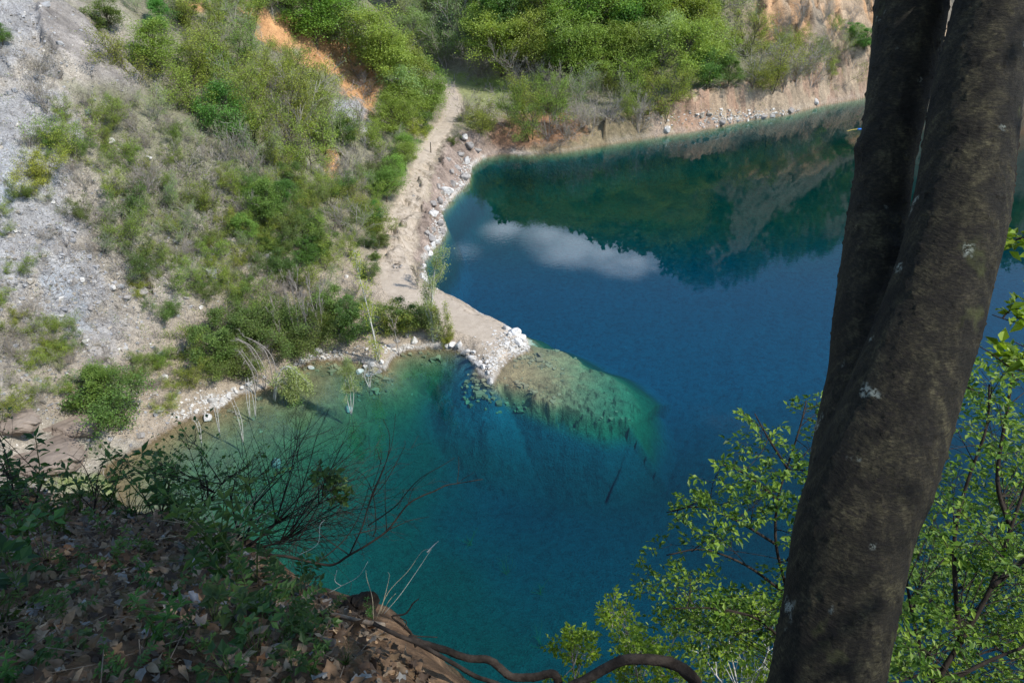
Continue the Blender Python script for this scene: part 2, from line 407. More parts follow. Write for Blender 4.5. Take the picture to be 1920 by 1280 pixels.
    return h, dict(d=d, hm=hm, slm=slm, sc=sc_step, behind=behind, inx=inx, fy=fy, near=near, v1=v1, e1=e1, v2=v2, e2=e2, nb=nb, wob=wob, dep=dep, cliff=cliffm, sdv=sdv, along=along, north=north, rk=rk)

NA = 1000
AZ = np.linspace(math.radians(-56), math.radians(58), NA); RR = np.concatenate([np.linspace(14, 32, 26)[:-1], np.linspace(32, 132, 300)[:-1], np.linspace(132, 255, 430)[:-1], np.exp(np.linspace(math.log(255), math.log(720), 130))]); NR = len(RR)
gx = (RR[:, None]*np.sin(AZ)[None, :]); gy = (RR[:, None]*np.cos(AZ)[None, :])
X, Y = gx.ravel(), gy.ravel()
Z, MK = terrain(X, Y, True)
ZG = Z.reshape(NR, NA)
def height(x, y):
    x = np.asarray(x, float); y = np.asarray(y, float)
    r = np.hypot(x, y); a = np.arctan2(x, y)
    fr = np.clip(np.interp(r, RR, np.arange(NR)), 0, NR-1.001)
    fa = np.clip((a-AZ[0])/(AZ[-1]-AZ[0])*(NA-1), 0, NA-1.001)
    i = fr.astype(int); j = fa.astype(int); p = fr-i; q = fa-j
    return (ZG[i, j]*(1-q)+ZG[i, j+1]*q)*(1-p)+(ZG[i+1, j]*(1-q)+ZG[i+1, j+1]*q)*p
def hit(u, v, tmin=35, tmax=600):
    d = ray(u, v); t = np.exp(np.linspace(math.log(tmin), math.log(tmax), 1600))
    z = H+d[2]*t; h = height(d[0]*t, d[1]*t); k = np.nonzero(z < h)[0]
    if len(k) == 0: return None
    tt = t[k[0]]; return np.array([d[0]*tt, d[1]*tt, height(d[0]*tt, d[1]*tt)]), tt

# ---- ground colours (albedo of each place; the deep bed also carries painted light)
U, Vp, _ = project(X, Y, Z)
def blob(lst, soft=1.0):
    m = np.zeros(X.shape)
    for (u, v, ru, rv, w) in lst:
        q = ((U-u)/ru)**2+((Vp-v)/rv)**2
        m = np.maximum(m, w*np.exp(-q*.9))
    return m
c_soil = np.array([.225, .215, .145]); c_tan = np.array([.36, .32, .265]); c_grey = np.array([.345, .34, .34]); c_blue = np.array([.35, .375, .40])
c_or = np.array([.52, .29, .14]); c_road = np.array([.42, .345, .265]); c_white = np.array([.60, .57, .52]); c_red = np.array([.36, .19, .105]); c_grass = np.array([.23, .29, .08])
def L(a, b, m): return a*(1-m[:, None])+b*m[:, None]
n1 = fbm(X/6, Y/6, 101, 4); n2 = fbm(X/1.6, Y/1.6, 103, 4); n3 = fbm(X/25, Y/25, 107, 3)
C = np.tile(c_soil, (len(X), 1))
lefthill = MK['hm']
g = blob([(60, 500, 170, 330, 1.3), (0, 150, 150, 250, 1.2), (250, 560, 160, 140, .9), (150, 700, 200, 100, 1), (180, 100, 120, 80, 1), (260, 800, 120, 80, 1), (480, 470, 90, 120, .55), (260, 330, 130, 160, .5), (380, 420, 130, 130, .5), (560, 520, 90, 60, .5), (330, 640, 150, 90, .8), (60, 850, 160, 90, 1.2)])
C = L(C, c_tan, np.clip(sstep(g+n1*.45+n2*.2, .25, .65), 0, 1))
gb = blob([(30, 330, 110, 260, 1.2), (130, 540, 70, 80, 1.4), (190, 640, 60, 90, .8), (0, 60, 80, 120, 1.2), (260, 500, 80, 50, .8), (350, 560, 80, 60, .5), (110, 420, 90, 70, .8), (250, 790, 60, 60, .6)])
C = L(C, c_grey, np.clip(sstep(gb+n1*.5+n2*.3, .35, .75), 0, 1)*.9)
C = L(C, c_blue, np.clip(sstep(blob([(110, 530, 60, 60, 1), (150, 600, 60, 60, .8), (15, 380, 40, 200, .7)])+n2*.4, .5, .9), 0, 1)*.8)
C = L(C, np.array([.30, .27, .245]), MK['slm']*.9)
ora = blob([(540, 60, 60, 35, 1.2), (620, 105, 60, 35, 1.2), (680, 165, 45, 50, 1.1), (690, 215, 40, 40, .6), (470, 30, 60, 30, .8), (370, 10, 60, 20, .6), (620, 300, 20, 40, .9), (1010, 235, 90, 40, .9), (1250, 190, 60, 40, .5), (1340, 190, 80, 40, .7), (1300, 230, 60, 30, .6)])
C = L(C, c_or, np.clip(sstep(ora+n2*.25+n1*.15, .4, .7), 0, 1))
C = L(C, c_grey*1.1, np.clip(sstep(blob([(655, 215, 35, 40, 1.2), (690, 235, 30, 25, .8)])+n2*.3, .5, .8), 0, 1))
# scree streaks
streak = fbm(X/1.5+Z*.1, Y/9, 111, 4)
C *= (1+.22*streak*lefthill)[:, None]
# blocks: shade of each stone differs
C *= (1+.38*(MK['v1']-.5)*MK['rk']+.3*(MK['v2']-.5)*np.clip(g+gb, 0, 1))[:, None]
# grass on the bench at the end of the road, and thin grass by the basin
C = L(C, c_grass, np.clip(sstep(blob([(905, 172, 75, 26, 1.3), (850, 150, 40, 16, 1), (870, 215, 30, 20, .4), (960, 200, 50, 20, .7), (640, 640, 60, 22, .7), (720, 590, 40, 25, .5), (160, 905, 130, 30, .7)])+n2*.25, .35, .75), 0, 1))
# spit, bank and road
flat = (1-lefthill)*(MK['d'] > 0)*(MK['fy'] < 2)*(X < 6)*(Y > 60)
C = L(C, c_road*.92, flat*sstep(-MK['fy'], 0, 12)*np.interp(Y, [92, 104], [.9, .35]))
roadpx = [(985, 650), (930, 625), (870, 598), (800, 570), (748, 540), (740, 500), (752, 430), (785, 350), (800, 290), (832, 245), (853, 205), (848, 178), (832, 155)]
roadw = [tuple(at_z(u, v, z)[:2]) for (u, v), z in zip(roadpx, [.6, .8, 1, 1.2, 1.6, 2, 2.4, 3, 3.5, 3.9, 4, 4.2, 4.3])]
rd = seg_dist(X, Y, roadw); rw = np.interp(Y, [75, 90, 100, 130, 200], [4.5, 3.8, 2.6, 1.9, 1.8])
roadm = (1-sstep(rd+n2*.9, rw*.8, rw*1.3))*(MK['d'] > .4)
C = L(C, c_road*1.08, roadm*.9)
rut = np.exp(-((rd-.75)/.25)**2)*roadm*(Y > 95); C *= (1-.12*rut)[:, None]
# rocky shores
bankm = sstep(Y, 95, 101)*(1-sstep(MK['d'], 4, 7))*(MK['d'] > 0)*(1-roadm)
rk_c = L(np.tile(np.array([.27, .20, .165]), (len(X), 1)), np.array([.38, .29, .24]), sstep(n2+n1*.3, -.3, .4))
rk_c = L(rk_c, np.array([.22, .17, .10]), sstep(X, 0, 5)*(1-sstep(X, 28, 34))*(Y > 130)*1.0)
fb_ = sstep(X, 30, 36)*(Y > 150); rk_c = L(rk_c, np.array([.50, .38, .27]), fb_); rk_c = L(rk_c, np.array([.34, .225, .16]), fb_*sstep(MK['v1']+.6*n1, .35, .7))
rk_c *= (1+.5*(MK['v1']-.5)+.3*(MK['v2']-.5))[:, None]
C = C*(1-bankm[:, None]*.85)+rk_c*bankm[:, None]*.85
redm = blob([(1010, 240, 90, 35, 1.1), (960, 260, 60, 25, .8)])*(MK['d'] > 0)
C = L(C, c_red, np.clip(sstep(redm+n2*.2, .3, .7), 0, 1)*.85)
C = L(C, c_white, (1-.8*sstep(X, 0, 5))*np.clip((1-sstep(MK['d']+n2*.4, .15, .7))*(MK['d'] > 0)*sstep(n1+.3, -.2, .3)*(Y > 66), 0, 1)*.85)
# white pebbles on the tip
C = L(C, c_white, np.clip(sstep(blob([(955, 640, 38, 30, 1), (975, 650, 25, 15, 1.2), (925, 672, 25, 22, .6)])*1.1+fbm(X/.5, Y/.5, 131, 3)*.9, .55, .9), 0, 1)*.9)
# far cliff and mountain
cl = np.clip(MK['cliff']*sstep(MK['fy'], 0, 8)+sstep(X, 95, 120)*sstep(MK['d'], 4, 12), 0, 1)
cl = cl*(1-sstep(-X+50+n3*16, -6, 10))
cc = L(np.tile(np.array([.42, .31, .21]), (len(X), 1)), np.array([.17, .165, .14]), sstep(n3+n1*.6+sstep(Z, 18, 42)*1.6, -.1, .5))
cc = L(cc, c_or*1.05, sstep(fbm(X/5, Y/14, 141, 4)-.04*np.clip(Z-20, 0, 60), .05, .4)*.7)
cc *= (1+.3*fbm(X/2, Z/7, 143, 4)+.35*(MK['v1']-.5))[:, None]
C = L(C, cc, cl*(.95))
# near hill
C = L(C, np.array([.24, .19, .13]), sstep(MK['near'], 0, 4))
# lake bed
dep = MK['dep']
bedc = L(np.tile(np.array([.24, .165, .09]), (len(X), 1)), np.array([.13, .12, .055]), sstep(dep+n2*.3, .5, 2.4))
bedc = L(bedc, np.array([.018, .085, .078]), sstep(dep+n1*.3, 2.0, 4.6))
deepc = L(L(np.tile(np.array([.006, .095, .165]), (len(X), 1)), np.array([.004, .205, .44]), sstep(Y, 62, 88)), np.array([.010, .20, .20]), sstep(Y, 108, 145))  # blue painted in for mirrored sky, green where the far trees mirror
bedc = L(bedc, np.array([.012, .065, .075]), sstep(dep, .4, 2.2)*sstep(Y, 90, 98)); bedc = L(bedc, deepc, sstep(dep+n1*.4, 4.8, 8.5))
shm = (MK['sdv'] < 1.2)*1.0*sstep(MK['along'], -.1, .1)
bedc = L(bedc, np.array([.33, .24, .125]), np.clip(shm*(.8+.5*n2), 0, 1))
bedc = L(bedc, np.array([.085, .15, .09]), np.clip(sstep(MK['along'], .25, .9)*(1-sstep(MK['sdv'], 1, 6))*.9, 0, 1))
southc = sstep(MK['sdv'], .5, 2.2)*sstep(-MK['north'], -1, .5)*(1-sstep(MK['sdv'], 4, 11))*sstep(MK['along'], -.6, -.2)*(1-sstep(MK['along'], 1.1, 2.0)); bedc = L(bedc, np.array([.010, .098, .15]), np.clip(southc, 0, 1))  # deep-water blue painted on this slope, lightened to offset its own shade
bedc *= (1+.35*(MK['v2']-.5)*(dep < 3)+.15*n2*(dep < 3))[:, None]
crev = (1-sstep(MK['e2'], .02, .12))*shm*sstep(MK['along']*1.5-MK['north']*.25, .1, .7); bedc *= (1-.55*crev)[:, None]
under = sstep(-MK['d'], -.05, .05)
wet = (1-sstep(np.abs(MK['d']), .1, .6))
C = L(C, bedc, under); C *= (1-.25*wet*(Y < 86))[:, None]
rockattr = np.clip(np.clip(g+gb, 0, 1)*lefthill+bankm+cl, 0, 1)*(1-MK['slm'])*(1-under)
idx = np.arange(NR*NA).reshape(NR, NA)
quads = np.stack([idx[:-1, :-1], idx[:-1, 1:], idx[1:, 1:], idx[1:, :-1]], -1).reshape(-1, 4)[:, ::-1]
me = build_mesh('ground', np.stack([X, Y, Z], 1), [quads], M_GROUND, True, {'rock': rockattr}, np.clip(C, .01, .95))
g_o = tag(link('ground', me), 'quarry hillside, shores, spit and bed of the lake', 'ground', kind='structure')

# road as its own thin sheet laid on the ground
def road_mesh():
    pts = np.array(roadw); ds = np.concatenate([[0], np.cumsum(np.hypot(*np.diff(pts, axis=0).T))]); n = 220
    s = np.linspace(0, ds[-1], n); cx = np.interp(s, ds, pts[:, 0]); cy = np.interp(s, ds, pts[:, 1])
    k = np.ones(9)/9; cx = np.convolve(np.pad(cx, 4, 'edge'), k, 'valid'); cy = np.convolve(np.pad(cy, 4, 'edge'), k, 'valid')
    tx, ty = np.gradient(cx), np.gradient(cy); ln = np.hypot(tx, ty); nx, ny = -ty/ln, tx/ln
    m = 25; q = np.linspace(-1, 1, m); w = np.interp(cy, [75, 90, 100, 130, 200], [3.8, 3.0, 2.2, 1.7, 1.6])
    w1 = w*(1+.22*fbm(s/5, s*0, 5, 3)); 
    xx = cx[:, None]+nx[:, None]*q[None]*w1[:, None]; yy = cy[:, None]+ny[:, None]*q[None]*w1[:, None]
    zz = height(xx, yy)+.035-.09*np.abs(q)[None]**6 - .03*np.exp(-((np.abs(q)-.4)/.12)**2)[None]
    ii = np.arange(n*m).reshape(n, m); f = np.stack([ii[:-1, :-1], ii[1:, :-1], ii[1:, 1:], ii[:-1, 1:]], -1).reshape(-1, 4)
    t = NT('road_dirt'); p = t.geopos(); a = t.noise(p, .9, 6, .65); b = t.noise(p, 9, 4, .7)
    c = t.ramp(a, [(.3, (.34, .28, .215)), (.7, (.46, .385, .305))]); c = t.mix(.5, c, t.ramp(b, [(.3, .6), (.7, 1.2)]), 'MULTIPLY')
    mt = t.fin(t.pr(c, .95, t.bump(b, .5, .08), .1).outputs[0])
    return build_mesh('road', np.stack([xx, yy, zz], -1).reshape(-1, 3), [f], mt, True)
tag(link('road', road_mesh()), 'pale dirt track from the far bench down to the spit', 'road', kind='structure')

# ------------------------------------------------------------------ water
def water():
    m = NT('lake_water'); p = m.geopos()
    geo = m.n('ShaderNodeNewGeometry')
    mp = m.n('ShaderNodeMapping'); mp.inputs['Scale'].default_value = (1, 1.6, 1); m.l(p, mp.inputs[0])
    n = m.noise(mp.outputs[0], 1.0, 4, .55); patch = m.noise(p, .035, 2, .5)
    st = m.ramp(patch, [(.45, .006), (.65, .035)])
    bm = m.n('ShaderNodeBump'); bm.inputs['Distance'].default_value = .12; m.l(n, bm.inputs['Height']); m.l(st, bm.inputs['Strength'])
    fr = m.n('ShaderNodeFresnel'); fr.inputs[0].default_value = 1.42; m.l(bm.outputs[0], fr.inputs['Normal'])
    gl = m.n('ShaderNodeBsdfGlossy'); gl.inputs['Roughness'].default_value = 0.0; m.l(bm.outputs[0], gl.inputs['Normal'])
    tr = m.n('ShaderNodeBsdfTransparent')
    mx = m.n('ShaderNodeMixShader')
    f = m.math('MULTIPLY', fr.outputs[0], m.math('SUBTRACT', 1, geo.outputs['Backfacing']))
    m.l(f, mx.inputs[0]); m.l(tr.outputs[0], mx.inputs[1]); m.l(gl.outputs[0], mx.inputs[2])
    va = m.n('ShaderNodeVolumeAbsorption'); s = np.array([.30, .050, .052]); dn = .30
    va.inputs['Color'].default_value = (*(1-s/dn), 1); va.inputs['Density'].default_value = dn
    m.l(va.outputs[0], m.out.inputs[1]); m.fin(mx.outputs[0])
    x0, x1, y0, y1, zt, zb = -60, 330, 2, 330, 0, -30
    V = [(x0, y0, zb), (x1, y0, zb), (x1, y1, zb), (x0, y1, zb), (x0, y0, zt), (x1, y0, zt), (x1, y1, zt), (x0, y1, zt)]
    Q = [(0, 3, 2, 1), (4, 5, 6, 7), (0, 1, 5, 4), (1, 2, 6, 5), (2, 3, 7, 6), (3, 0, 4, 7)]
    return build_mesh('water', V, [Q], m.m)
tag(link('water', water()), 'deep blue and teal quarry lake', 'lake', kind='structure')
# ------------------------------------------------------------------ plant building blocks
def unit(v): return v/(np.linalg.norm(v)+1e-12)
def tubes(segs, sides=4):
    """segs: array (n,8) p0,p1,r0,r1 -> verts, quads"""
    S = np.asarray(segs, float); n = len(S)
    a, b, r0, r1 = S[:, 0:3], S[:, 3:6], S[:, 6], S[:, 7]
    d = b-a; d /= np.linalg.norm(d, axis=1, keepdims=True)+1e-12
    ref = np.where(np.abs(d[:, 2:3]) > .9, np.array([[1., 0, 0]]), np.array([[0, 0, 1.]]))
    u = np.cross(d, ref); u /= np.linalg.norm(u, axis=1, keepdims=True)+1e-12; w = np.cross(d, u)
    an = np.arange(sides)*2*math.pi/sides
    ring = np.cos(an)[None, :, None]*u[:, None]+np.sin(an)[None, :, None]*w[:, None]
    V = np.concatenate([a[:, None]+ring*r0[:, None, None], b[:, None]+ring*r1[:, None, None]], 1).reshape(-1, 3)
    k = np.arange(sides); q = np.stack([k, (k+1) % sides, (k+1) % sides+sides, k+sides], 1)
    Fq = (q[None]+(np.arange(n)*2*sides)[:, None, None]).reshape(-1, 4)
    return V, Fq
def sweep(pts, rad, sides=12, sub=4):
    """smooth continuous tube through pts (Catmull-Rom)"""
    P_ = np.array(pts, float); R_ = np.array(rad, float); n = len(P_)
    Pp = np.vstack([2*P_[0]-P_[1], P_, 2*P_[-1]-P_[-2]]); out = []; ro = []
    for i in range(n-1):
        p0, p1, p2, p3 = Pp[i:i+4]
        for k in range(sub):
            t = k/sub; out.append(.5*((2*p1)+(-p0+p2)*t+(2*p0-5*p1+4*p2-p3)*t*t+(-p0+3*p1-3*p2+p3)*t**3)); ro.append(R_[i]*(1-t)+R_[i+1]*t)
    out.append(P_[-1]); ro.append(R_[-1]); out = np.array(out); ro = np.array(ro)
    T = np.gradient(out, axis=0); T /= np.linalg.norm(T, axis=1, keepdims=True)
    u = unit(np.cross(T[0], [0.3, 1, .1])); V = []
    an = np.arange(sides)*2*math.pi/sides
    for i in range(len(out)):
        u = unit(u-T[i]*np.dot(u, T[i])); w = np.cross(T[i], u)
        V.append(out[i]+(np.cos(an)[:, None]*u+np.sin(an)[:, None]*w)*ro[i])
    m = len(out); V = np.concatenate(V+[out[:1], out[-1:]])
    k = np.arange(sides); q = []
    for i in range(m-1): q.append(np.stack([i*sides+k, i*sides+(k+1) % sides, (i+1)*sides+(k+1) % sides, (i+1)*sides+k], 1))
    t0 = np.stack([np.full(sides, m*sides), (k+1) % sides, k], 1); t1 = np.stack([np.full(sides, m*sides+1), (m-1)*sides+k, (m-1)*sides+(k+1) % sides], 1)
    return V, np.concatenate(q), np.concatenate([t0, t1])
def leaves(rng, cen, size, up=.5, wid=.55, dirs=None, droop=0., fold=.25):
    """kite shaped folded leaves; returns verts, tris"""
    n = len(cen); size = np.broadcast_to(size, (n,))[:, None]
    nr = rng.normal(size=(n, 3)); nr /= np.linalg.norm(nr, axis=1, keepdims=True); nr[:, 2] = np.abs(nr[:, 2])+up
    nr /= np.linalg.norm(nr, axis=1, keepdims=True)
    if dirs is None: dirs = rng.normal(size=(n, 3))
    dirs = dirs+np.array([0, 0, -droop]); tg = dirs-nr*np.sum(dirs*nr, 1, keepdims=True); tg /= np.linalg.norm(tg, axis=1, keepdims=True)+1e-9
    sd_ = np.cross(nr, tg)
    a = cen; c = cen+tg*size; b = cen+tg*size*.42+sd_*size*wid*.5+nr*size*fold*.4; d = cen+tg*size*.42-sd_*size*wid*.5+nr*size*fold*.4
    V = np.stack([a, b, c, d], 1).reshape(-1, 3); i = np.arange(n)*4
    T = np.concatenate([np.stack([i, i+1, i+2], 1), np.stack([i, i+2, i+3], 1)])
    return V, T
def grow(rng, p, d, L, r, lev, segs, tips, nchild=5, ratio=.55, ang=.8, jit=.22, up=.1, start=.35, ns=3):
    pts = [p]
    for k in range(ns):
        d = unit(d+rng.normal(size=3)*jit+np.array([0, 0, up])); q = p+d*L/ns; r1 = r*(1-.55*(k+1)/ns)/(1-.55*k/ns)
        segs.append([*p, *q, r, r1])
        if lev > 0:
            m = int(nchild/ns+rng.random()) if (k+1)/ns > start else 0
            for _ in range(m):
                ax = unit(np.cross(d, rng.normal(size=3))); a = ang*rng.uniform(.6, 1.25)
                cd = d*math.cos(a)+ax*math.sin(a); f = rng.random()
                grow(rng, p*(1-f)+q*f, cd, L*ratio*rng.uniform(.7, 1.2), r1*.6, lev-1, segs, tips, nchild, ratio, ang, jit, up, start*.4, ns)
        if lev == 0: tips.append((q, d))
        p = q; r = r1
    if lev > 0: tips.append((p, d))
def proto_sparse(rng, stems=1, nchild=6, levels=2, leafn=10, leafs=.03, spread=.035, ang=.8, stemlen=.72, lean=.15, up=.12, r=.012, start=.3, ratio=.5, rmin=.0022, jit=.22):
    segs, tips = [], []
    for s in range(stems):
        a = rng.uniform(0, 6.28); o = np.array([math.cos(a), math.sin(a), 0])*(.02 if stems > 1 else 0)
        d = unit(np.array([math.cos(a)*lean, math.sin(a)*lean, 1.])*1.0)
        grow(rng, o+np.array([0, 0, -.03]), d, stemlen*rng.uniform(.75, 1.1), r/(stems**.4), levels, segs, tips, nchild, ratio, ang, jit, up, start)
    S = np.array(segs); S[:, 6:8] = np.maximum(S[:, 6:8], rmin)
    hmax = max(S[:, 5].max(), .1); S[:, :6] /= hmax
    wv, wf = tubes(S, 4 if stems < 3 else 3)
    if leafn == 0: return (wv, wf), None
    T = np.array([t[0] for t in tips])/hmax; cl = rng.random(len(T))
    k = rng.poisson(leafn, len(T)); idx = np.repeat(np.arange(len(T)), k)
    cen = T[idx]+rng.normal(size=(len(idx), 3))*spread*np.array([1, 1, .7])
    lv, lt = leaves(rng, cen, leafs*rng.uniform(.6, 1.3, len(idx)), .4)
    var = np.clip(cl[idx]*.6+rng.random(len(idx))*.5-.05, 0, 1)
    return (wv, wf), (lv, lt, np.repeat(var, 4))
def proto_dense(rng, wide=.42, n_lobes=26, per=520, leafs=.0245, cone=.0, low=.22):
    """broad-leaved crown: limbs reach into lobes, each lobe carries flat sprays of leaves with gaps between"""
    segs = []; C_ = []; Rd = []
    grow_top = np.array([rng.normal()*.02, rng.normal()*.02, .8])
    segs.append([0, 0, -.03, *(grow_top*.4), .022, .016]); segs.append([*(grow_top*.4), *grow_top, .016, .005])
    for i in range(n_lobes):
        z = rng.uniform(low, .9); prof = math.sqrt(max(0.05, 1-((z-.5)/.48)**2))*(1-cone*z)
        a = i*2.4+rng.normal()*.4; rr = wide*prof*rng.uniform(.2, 1.02)
        c = np.array([math.cos(a)*rr, math.sin(a)*rr, z]); C_.append(c); Rd.append(rng.uniform(.065, .2)*(1.1 if z < .75 else .85))
        b = grow_top*max(.15, z-.25)/.8*.9; mid = (b+c)/2+np.array([0, 0, .03]); segs += [[*b, *mid, .009, .006], [*mid, *c, .006, .0025]]
        for _ in range(5): segs.append([*c, *(c+rng.normal(size=3)*Rd[-1]*.6), .003, .0015])
    cen, var, dr = [], [], []
    for c, R in zip(C_, Rd):
        ns = 11
        for s in range(ns):
            dv = unit(rng.normal(size=3)*np.array([1, 1, .8])+np.array([c[0], c[1], .25])*1.2); cc = c+dv*R*rng.uniform(.45, 1.0); m = per//ns
            out = unit(np.array([dv[0], dv[1], -.12])); x = rng.normal(size=(m, 3))*np.array([.42, .42, .24])*R
            cen.append(cc+x+out*rng.uniform(-.3, .3, m)[:, None]*R); var.append(np.clip(rng.random()*.55+rng.random(m)*.5-.03, 0, 1)); dr.append(np.tile(out, (m, 1))+rng.normal(size=(m, 3))*.6)
    cen = np.concatenate(cen); var = np.concatenate(var); dr = np.concatenate(dr)
    lv, lt = leaves(rng, cen, leafs*rng.uniform(.5, 1.5, len(cen)), .7, .6, dr, .3)
    return tubes(segs, 5), (lv, lt, np.repeat(var, 4))
PROTO = {}
def add_proto(key, maker, n, wood, leaf, seed):
    lst = []
    for i in range(n):
        rng = np.random.default_rng(seed+i); w, lf = maker(rng)
        wm_ = build_mesh('trunk', w[0], [w[1]], wood, True)
        lm_ = build_mesh('crown', lf[0], [lf[1]], leaf, False, {'var': lf[2]}) if lf else None
        lst.append((wm_, lm_))
    PROTO[key] = lst
add_proto('bright', lambda r: proto_dense(r, .44), 4, W_BROWN, L_BRIGHT, 100)
add_proto('green', lambda r: proto_dense(r, .40, 24, 500, .026), 3, W_BROWN, L_GREEN, 120)
add_proto('dark', lambda r: proto_dense(r, .52, 24, 420, .034, 0, .12), 3, W_BROWN, L_DARK, 140)
add_proto('palebroad', lambda r: proto_dense(r, .42, 24, 340, .023), 3, W_GREY, L_PALE, 150)
add_proto('olive', lambda r: proto_sparse(r, 2, 7, 2, 18, .0205, .04, .75, .7, .28), 4, W_BROWN, L_OLIVE, 160)
add_proto('pale', lambda r: proto_sparse(r, 2, 7, 2, 10, .019, .035, .7, .7, .22), 4, W_GREY, L_PALE, 180)
add_proto('yellow', lambda r: proto_sparse(r, 5, 6, 2, 15, .026, .045, .8, .6, .75, .05), 3, W_BROWN, L_YELLOW, 200)
add_proto('bush', lambda r: proto_sparse(r, 7, 5, 2, 16, .032, .055, .8, .6, .9, .05), 4, W_BROWN, L_DARK, 220)
add_proto('oliveb', lambda r: proto_sparse(r, 6, 5, 2, 13, .028, .05, .8, .6, .8, .05), 4, W_BROWN, L_OLIVE, 240)
add_proto('bare', lambda r: proto_sparse(r, 3, 8, 2, 1.2, .02, .03, .6, .72, .32, .15, .012, .3, .5, .0024), 4, W_GREY, L_DRY, 260)
add_proto('barebush', lambda r: proto_sparse(r, 9, 6, 2, 1.5, .025, .04, .7, .6, .85, .08, .012, .2, .5, .003), 3, W_GREY, L_DRY, 280)

# ------------------------------------------------------------------ labels
MARKS = [((185, 100), 'the smooth grey rock slab'), ((610, 100), 'the orange earth scarp'), ((60, 330), 'the bare grey scree'), ((130, 545), 'the blue-grey rubble patch'),
         ((757, 430), 'the wide track bend'), ((842, 190), 'the far track end'), ((808, 275), 'the lone wooden post'), ((1010, 240), 'the red far bank'),
         ((1410, 200), 'the pale rock bank'), ((1500, 50), 'the ochre cliff'), ((300, 790), "the small basin's beach"), ((437, 215), 'the vivid green tree'),
         ((820, 600), 'the waterside poplar'), ((655, 225), 'the grey scarp patch'), ((480, 470), 'the stony scrub gap'), ((330, 620), 'the dark overhanging ledge'),
         ((880, 165), 'the grassy bench'), ((620, 600), 'the basin bramble'), ((640, 320), 'the small orange slip'), ((60, 840), 'the big rounded rock'),
         ((960, 40), 'the dark wooded valley'), ((1180, 60), 'the tall bright forest'), ((745, 497), 'the stone fire ring'), ((545, 730), 'the drooping willow'), ((960, 630), 'the white spit tip'), ((1130, 225), 'the far shore sapling'),
         ((370, 330), 'the leaning bare saplings'), ((560, 400), 'the middle scrub'), ((230, 430), 'the sparse upper scrub')]
ORD = ['nearest', 'second nearest', 'third nearest', 'fourth nearest', 'fifth nearest', 'sixth nearest', 'seventh nearest', 'eighth nearest', 'ninth nearest', 'tenth nearest', 'eleventh nearest', 'twelfth nearest'] + [w+' nearest' for w in ('thirteenth', 'fourteenth', 'fifteenth', 'sixteenth', 'seventeenth', 'eighteenth', 'nineteenth', 'twentieth')]*4
PENDING = []
def dirword(dx, dy):
    a = math.degrees(math.atan2(-dy, dx)) % 360
    return ['just right of', 'up and right from', 'straight above', 'up and left from', 'just left of', 'down and left from', 'straight below', 'down and right from'][int(((a+22.5) % 360)//45)]
def finish_labels(pending, marks):
    bucket = {}
    for o, u, v, desc in pending:
        ds = sorted([(math.hypot(u-m[0][0], v-m[0][1]), i) for i, m in enumerate(marks)])
        d, i = ds[0]
        m = marks[i]; w = dirword(u-m[0][0], v-m[0][1]); bucket.setdefault((desc, w, i), []).append((d, o))
    for (desc, w, i), lst in bucket.items():
        lst.sort(key=lambda q: q[0])
        for k, (d, o) in enumerate(lst):
            o['label'] = desc+', '+(ORD[k]+' one ' if len(lst) > 1 else '')+w+' '+marks[i][1]
DESC = {'bright': 'full bright green broadleaf', 'green': 'rich green broadleaf', 'dark': 'dark green rounded', 'palebroad': 'pale grey-green full-crowned', 'olive': 'olive half-leafed', 'pale': 'thin pale green',
        'yellow': 'low yellow-green', 'bush': 'dense dark green', 'oliveb': 'low olive green', 'bare': 'bare grey-twigged', 'barebush': 'bare tangled grey'}
GROUPS = {}
rngp = np.random.default_rng(99)
def place_plant(kind, pos, h, u, v, what='tree', group='trees and shrubs of the quarry', wide=1.0):
    wmesh, cmesh = PROTO[kind][rngp.integers(len(PROTO[kind]))]
    nm = what
    e = empty(nm, pos, rngp.uniform(0, 6.28)); e.scale = (h*wide, h*wide, h); e.rotation_euler.x = rngp.normal()*.05; e.rotation_euler.y = rngp.normal()*.05
    link('trunk' if what == 'tree' else 'stems', wmesh, e)
    if cmesh: link('crown' if what == 'tree' else 'foliage', cmesh, e)
    tag(e, None, what, group); PENDING.append((e, u, v, DESC[kind]+' '+what)); return e
def place_px(kind, u, v, hpx, what='tree', group='trees and shrubs of the quarry', wide=1.0, tmin=35):
    r = hit(u, v, tmin)
    if r is None: return None
    p, t = r
    if p[2] < .1: return None
    dep = math.atan2(H-p[2], math.hypot(p[0], p[1])); h = hpx*t/(F*math.cos(dep))
    p = p-np.array([0, 0, .05]); return place_plant(kind, p, h, u, v, what, group, wide)

